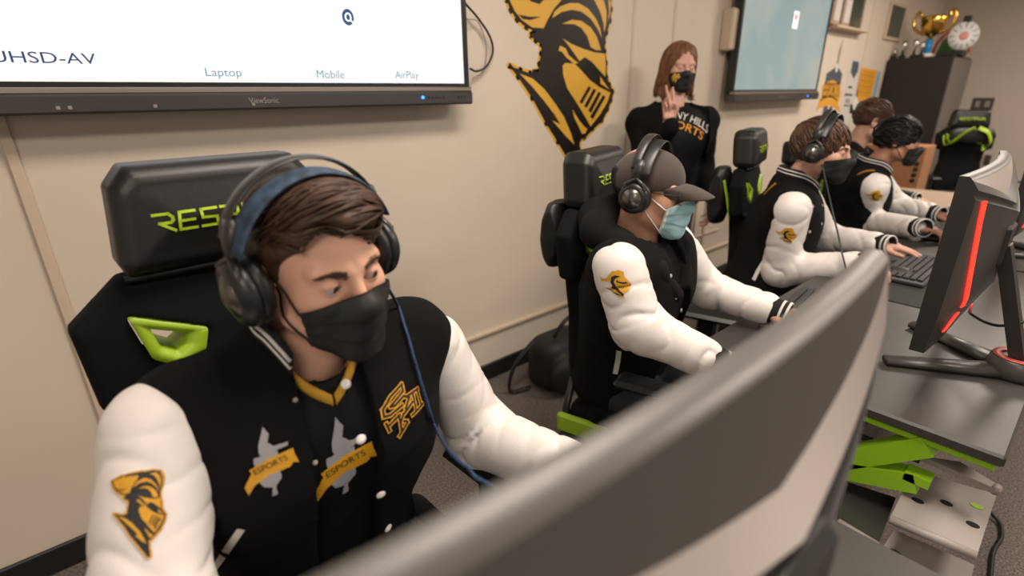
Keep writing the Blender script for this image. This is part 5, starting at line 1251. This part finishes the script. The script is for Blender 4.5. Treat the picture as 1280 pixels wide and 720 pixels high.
for s in (-1, 1):
    e_ = [(s*.034+.026*math.cos(a), -.098+.004*abs(math.cos(a)), .0+.020*math.sin(a)) for a in np.linspace(0, 2*math.pi, 26)]; g.tube(e_, .0012, 6, cap=False)
    g.tube([(s*.060, -.094, .006), (s*.072, -.075, .008), (s*.080, .0, .006)], .0012, 6)
g.tube([(-.008, -.101, .004), (0, -.104, .007), (.008, -.101, .004)], .0012, 6); gl = mesh_obj('spectacles', h2.w(np.concatenate(g.v)), g.f, 'cup', p2, g.m, g.sm)
tj = torso_fn(T, .004, .004, 13); hd = garment('hooded_sweatshirt', tj, T, .006, 'hoodie', p2, neckhole(T, .058))
R_, o, L, r_, l_ = T; HW = lambda q: np.array(q)@R_.T+o
hp = HW([(-.03, -.135, L-.11), (-.075, -.085, L-.03), (-.105, .0, L+.025), (-.085, .085, L+.035), (0, .125, L+.02), (.085, .085, L+.035), (.105, .0, L+.025), (.075, -.085, L-.03), (.03, -.135, L-.11)])
def hoodf(p):
    d = None
    for i in range(8):
        r1, r2 = [(.020, .027), (.027, .034), (.034, .042), (.042, .055), (.055, .042), (.042, .034), (.034, .027), (.027, .020)][i]; k_ = rc(p, hp[i], hp[i+1], r1, r2); d = k_ if d is None else su(d, k_, .03)
    return d+.004*wob(p, 45, 8, 2)
lo, hi = bounds(hp, .08); v, f = nets(hoodf, lo, hi, .005); mesh_obj('hood', v, f, 'hoodie', hd)
tk = torso_fn(T, .018, .004, 15); jk = garment('varsity_jacket', tk, T, .006, 'wool', p2, both(opening(T, .035, .06), neckhole(T, .085)))
sR = arm(p2, np.array(Rs)+[-.006, -.016, -.010], Rel, Rwr, 12, (.066, .060, .048), .005); sL = arm(p2, np.array(Ls)+[0, -.01, -.01], Lel, Lwr, 17, (.064, .056, .047), .0055)
knight(sR, p2, (769, 356), (766, 330), .066, 80); snaps(tk, jk, [(838, 345), (845, 372), (851, 388)], .006, 'plate')
g = frame_at(tk, 801, 349, 803, 332); patch('chest_patch', tk, g, [([(-.012, -.02), (.002, -.014), (.010, .0), (.004, .020), (-.008, .012)], 0)], ['gold'], jk, 20)
strip_on('pocket_trim', tk, [(774, 438), (772, 452), (769, 467)], .014, 'stripe', jk)
legs(p2, pel, T)
hs2 = headset(h2, 'black headset worn over the brown cap', 'cupm', 'cup', .006, .004, .86)

# ================================================================== brown haired player with headset
h3 = Head(P(1030, 188, d=1.95), (.08, -.997), 6, -3, .89, .45, (0, -.4))
pel, nb, Rs, Ls = (2.16, .88, .55), (2.21, .82, 1.02), (2.035, .76, .985), (2.35, .85, .985)
T = torso_frame(pel, nb, Rs, Ls); Rel, Rwr, Lel, Lwr = (2.06, .765, .715), (2.08, .52, .79), (2.50, .76, .765), (2.43, .555, .795); js = make_js(pel, T)
p3 = body('person', h3, T, [hand_fn(Rwr, (.5, -.75, -.08), (0, 0, 1), True, fore=Rel), hand_fn(Lwr, (.30, -.95, -.04), (0, 0, 1), False, (.25, .22, .25, .3), fore=Lel)], [(Rs, Rel, Rwr), (Ls, Lel, Lwr)], 'skin3', 'seated person with brown fringe, black neck-length mask and headset in varsity jacket', res=.003, js=js)
eyes(h3, p3); brows(h3, p3, 'hair3')
def hb3(q):
    b = el(q, (0, .030, .036), (.092, .112, .098)); cut = el(q, (0, -.120, -.035), (.075, .075, .088)); b = ss(b, cut, .010); b = np.maximum(b, -(q[:, 2]+.075+.8*np.clip(-q[:, 1]+.01, 0, .1)*-1)); b = np.maximum(b, -(q[:, 2]+.02+1.2*(q[:, 1]+.01)*1.0+.03))
    return b+.003*wob(q*np.array([1.6, 1, .6], np.float32), 50, 9)
hair(h3, hb3, .0035, lambda q: np.stack([q[:, 0]*3+.15, -.5-q[:, 1]*2, -.6+0*q[:, 0]], 1), lambda p: p[:, 2] > -.03, p3, 'hair3', n=420, steps=9, ds=.012, r0=.0035, lift=.005, seed=9, jit=.15)
mask(h3, p3, 'maskb', 75, (20, 8), (-72, -62), 0, .009, loops=False)
tk = torso_fn(T, .016, .004, 25); jk = garment('varsity_jacket', tk, T, .006, 'wool', p3, both(opening(T, .012, .012), neckhole(T, .064))); tj = torso_fn(T, .002, .002, 23); garment('shirt', tj, T, .008, 'jersey', p3, neckhole(T, .056))
sR = arm(p3, np.array(Rs)+[-.010, -.014, -.020], Rel, Rwr, 22, (.070, .064, .050), .006); sL = arm(p3, np.array(Ls)+[0, -.01, -.01], Lel, Lwr, 27, (.066, .058, .048), .006)
collar(T, jk, tk, .35, .04); knight(sR, p3, (983, 295), (983, 272), .066, 60); snaps(tk, jk, [(1016, 258), (1028, 257), (1012, 290), (1027, 280), (1027, 305)], .006, 'plate')
strip_on('pocket_trim', tk, [(956, 325), (949, 336), (942, 350)], .014, 'stripe', jk)
patch('shoulder_lettering', tk, frame_at(tk, 962, 236, 960, 222), [([(-.03, -.008), (.03, -.008), (.03, .008), (-.03, .008)], 0)], ['goldd'], jk, 16)
legs(p3, pel, T)
hs3 = headset(h3, 'black headset worn over long brown hair', 'cupm', 'cup', .010, .014, .84)
pts = [h3.w((-.09, -.03, -.05))[0]]+[P(a, b, d=k_) for a, b, k_ in ((1040, 262, 1.88), (1047, 290, 1.84), (1053, 318, 1.80), (1060, 345, 1.78))]; MB().tube(bez(pts, 6), .003, 8).build('headset_cable', 'cable', hs3)

# ================================================================== black haired player
h4 = Head(P(1124, 178, d=2.5), (.22, -.975), 6, -4, .84, .5, (0, -.3))
pel, nb, Rs, Ls = (3.07, .90, .54), (3.10, .80, 1.0), (2.935, .745, .972), (3.24, .83, .97)
T = torso_frame(pel, nb, Rs, Ls); Rel, Rwr, Lel, Lwr = (3.04, .77, .745), (2.84, .52, .80), (3.34, .71, .80), (3.26, .55, .80); js = make_js(pel, T)
p4 = body('person', h4, T, [hand_fn(Rwr, (.25, -.95, -.05), (0, 0, 1), True, fore=Rel), hand_fn(Lwr, (.2, -.95, -.05), (0, 0, 1), False, fore=Lel)], [(Rs, Rel, Rwr), (Ls, Lel, Lwr)], 'skin4', 'seated person with thick black hair and black mask in varsity jacket, no headset', res=.003, js=js)
eyes(h4, p4); brows(h4, p4, 'hairb', 1.3)
def hb4(q):
    b = el(q, (0, .026, .044), (.090, .112, .098)); cut = el(q, (0, -.120, -.028), (.074, .078, .084)); b = ss(b, cut, .010); side = el(q*np.array([1, 1, 1], np.float32), (0, -.03, -.055), (.2, .055, .060)); b = ss(b, side, .01); b = np.maximum(b, -(q[:, 2]+.07)); return b+.005*wob(q, 55, 19)
hair(h4, hb4, .0035, lambda q: np.stack([q[:, 0]*2+.25, -.9+0*q[:, 0], -.25-q[:, 1]*-2], 1), lambda p: p[:, 2] > -.01, p4, 'hairb', n=380, steps=9, ds=.012, r0=.004, lift=.009, seed=19, jit=.35)
mask(h4, p4, 'maskb', 58, (22, 12), (-62, -40), 2, .006)
tk = torso_fn(T, .016, .004, 35); jk = garment('varsity_jacket', tk, T, .007, 'wool', p4, both(opening(T, .012, .012), neckhole(T, .064))); garment('shirt', torso_fn(T, .002, .002, 23), T, .008, 'jersey', p4, neckhole(T, .056))
sR = arm(p4, np.array(Rs)+[-.010, -.014, -.025], Rel, Rwr, 32, (.070, .062, .050), .006); sL = arm(p4, np.array(Ls)+[0, -.01, -.01], Lel, Lwr, 37, (.064, .056, .048), .006)
collar(T, jk, tk, .35, .04); knight(sR, p4, (1093, 246), (1093, 228), .066, 50); snaps(tk, jk, [(1112, 262), (1120, 240)], .006, 'plate')
patch('shoulder_lettering', tk, frame_at(tk, 1082, 214, 1080, 203), [([(-.035, -.011), (.035, -.011), (.035, .011), (-.035, .011)], 0)], ['goldd'], jk, 16)
legs(p4, pel, T)

# ================================================================== boy in the dark hooded jacket
h5 = Head(P(1092, 153, d=2.87), (.50, -.86), 14, 0, .92, .4)
pel, nb, Rs, Ls = (3.52, 1.08, .58), (3.50, 1.02, 1.055), (3.33, .99, 1.01), (3.66, 1.06, 1.01)
T = torso_frame(pel, nb, Rs, Ls); Rel, Rwr, Lel, Lwr = (3.36, .92, .78), (3.45, .70, .79), (3.72, .95, .78), (3.66, .74, .79); js = make_js(pel, T)
p5 = body('person', h5, T, [hand_fn(Rwr, (.1, -1, 0), (0, 0, 1), True, fore=Rel), hand_fn(Lwr, (0, -1, 0), (0, 0, 1), False, fore=Lel)], [(Rs, Rel, Rwr), (Ls, Lel, Lwr)], 'skin3', 'farthest seated person with short brown hair, black mask and dark hooded jacket', res=.004, js=js)
eyes(h5, p5)
def hb5(q):
    b = el(q, (0, .024, .042), (.084, .104, .092)); cut = el(q, (0, -.120, -.010), (.074, .074, .082)); b = ss(b, cut, .010); b = ss(b, el(q, (0, -.01, -.045), (.2, .045, .055)), .01); b = np.maximum(b, -(q[:, 2]+.055)); return b+.003*wob(q, 70, 29)
hair(h5, hb5, .004, lambda q: np.stack([q[:, 0]*2, -.9+0*q[:, 0], -.1+0*q[:, 0]], 1), lambda p: p[:, 2] > 0, p5, 'hair5', n=260, steps=7, ds=.011, r0=.0035, lift=.005, seed=29)
mask(h5, p5, 'maskb', 60, (22, 12), (-62, -42), 2, .005)
tk = torso_fn(T, .022, .006, 45); jk = garment('hooded_jacket', tk, T, .008, 'bag', p5, neckhole(T, .060))
for a, b, c, sd in ((Rs, Rel, Rwr, 42), (Ls, Lel, Lwr, 47)): arm(p5, a, b, c, sd, (.072, .062, .048), .008, 'bag', True, 1.3)
R_, o, L, r_, l_ = T; hp5 = np.array([(-.06, -.09, L-.03), (-.095, .0, L+.02), (-.075, .085, L+.03), (0, .115, L+.03), (.075, .085, L+.03), (.095, .0, L+.02), (.06, -.09, L-.03)])@R_.T+o
def hf5(p):
    d = None
    for i in range(6): k_ = rc(p, hp5[i], hp5[i+1], .038, .038); d = k_ if d is None else su(d, k_, .03)
    return d+.004*wob(p, 45, 8)
lo, hi = bounds(hp5, .08); v, f = nets(hf5, lo, hi, .007); mesh_obj('hood', v, f, 'hoodie', jk)
legs(p5, pel, T)

# ================================================================== standing woman
hW = Head(P(850, 84, d=2.58), (-.56, -.83), 6, -4, .92, .04)
nb = P(841, 133, d=2.62); pel = tuple(nb+[.01, .01, -.47]); Rs, Ls = tuple(nb+[-.125, .115, -.055]), tuple(nb+[.125, -.125, -.055]); nb = tuple(nb)
T = torso_frame(pel, nb, Rs, Ls); Rel, Rwr = tuple(np.array(Rs)+[-.10, -.12, -.22]), tuple(P(837, 150, d=2.33)); Lel, Lwr = tuple(np.array(Ls)+[.07, .02, -.27]), tuple(P(890, 246, d=2.66)); js = make_js(pel, T, stand=True)
up_h = _n(RC@np.array([-.10, -1, -.1]))
pw = body('person', hW, T, [hand_fn(Rwr, (up_h*1.0), _n([.55, .75, 0]), True, (.06, .10, (1.35, 1.5, .8), (1.35, 1.5, .8)), (-.03, -.26, -.05, -.1), 1, s_=.80, fore=Rel), hand_fn(Lwr, (.20, .02, -1), (.6, -.75, 0), False, (.35, .4, .4, .45), fore=Lel)], [(Rs, Rel, Rwr), (Ls, Lel, Lwr)], 'skinw', 'standing person with shoulder-length auburn hair making a peace sign, black jacket and mask', res=.003, js=js)
eyes(hW, pw)
def hbw(q):
    x, y, z = q.T; b = el(q, (0, .026, .036), (.088, .104, .096)); cu = np.maximum(rc(q*np.array([.92, 1.05, 1], np.float32), (0, .035, .0), (0, .030, -.15), .088, .098), -(z+.140+.02*np.sin(x*60))); b = su(b, cu, .02)
    cut = el(q, (0, -.125, .004), (.072, .088, .092)); cut = su(cut, el(q, (0, -.10, -.10), (.070, .085, .13)), .02); return ss(b, cut, .012)+.003*wob(q*np.array([1.6, 1.6, .4], np.float32), 80, 39)
hair(hW, hbw, .0035, lambda q: np.stack([q[:, 0]*4, q[:, 1]*2, -1+0*q[:, 0]], 1), lambda p: p[:, 2] > -.08, pw, 'hairw', n=420, steps=10, ds=.015, r0=.003, lift=.003, seed=39, jit=.10, cz=-.04, ext=.20)
mk, mfw = mask(hW, pw, 'maskb', 72, (20, 6), (-66, -40), 0, .007)
tj = torso_fn(T, .004, .002, 55, .96, 1.05); te = garment('t_shirt', tj, T, .006, 'jersey', pw, neckhole(T, .064))
tk = torso_fn(T, .020, .005, 57, .98, 1.05); jk = garment('black_jacket', tk, T, .006, 'wool', pw, both(opening(T, .105, .13, .055), neckhole(T, .085)))
for a, b, c, sd in ((Rs, Rel, np.array(Rwr)-up_h*.03, 52), (Ls, Lel, Lwr, 58)): arm(pw, a, b, c, sd, (.056, .050, .042), .006, 'wool', False, .7)
fr = frame_at(tj, 856, 146, 860, 118); drape_text('shirt_lettering', 'SUNNY HILLS', tj, fr, .27, .042, 'white', te, .003)
fr2 = (fr[0]-fr[2]*.05, *fr[1:]); drape_text('shirt_lettering', 'ESPORTS', tj, fr2, .24, .036, 'orange', te, .003)
sh_badge(mfw, mk, (845, 97), (844, 87), .042, 'wgold', 'wgold', 40)
legs(pw, pel, T, matn='pants2', stand=True)

# ------------------------------------------------------------------ things on the desks and floor
keyboard(2.34, .385, 0, 'black keyboard under the hand of the brown-haired player')
keyboard(1.62, .50, .1, 'black keyboard on the desk in front of the player in the cap')
keyboard(3.10, .42, 0, 'black keyboard in front of the black-haired player')
mouse(2.21, .41, 'black mouse under the right hand of the brown-haired player')
mousemat(1.92, .20, 2.30, .47, 'black mouse mat left of the keyboard by the red-strip monitor')
bg = empty('backpack', (1.66, 1.56, 0), 'black backpack on the carpet by the baseboard behind the second chair', 'backpack')
fb = lambda p: np.maximum(su(rbox(p, (1.66, 1.58, .14), (.15, .11, .14), .08), el(p, (1.60, 1.46, .12), (.11, .05, .10)), .03)+.006*wob(p, 25, 77), -p[:, 2])
v, f = nets(fb, (1.38, 1.30, -.02), (1.92, 1.78, .42), .009); mesh_obj('bag_body', v, f, 'bag', bg)
MB().tube(bez([(1.56, 1.52, .31), (1.60, 1.50, .38), (1.68, 1.52, .38), (1.70, 1.54, .31)], 6), .010, 8).build('carry_handle', 'bag', bg)
MB().tube(bez([(1.50, 1.60, .28), (1.40, 1.62, .18), (1.40, 1.66, .02), (1.50, 1.62, .02)], 6), .014, 8, flat=.4).build('shoulder_strap', 'bag', bg)
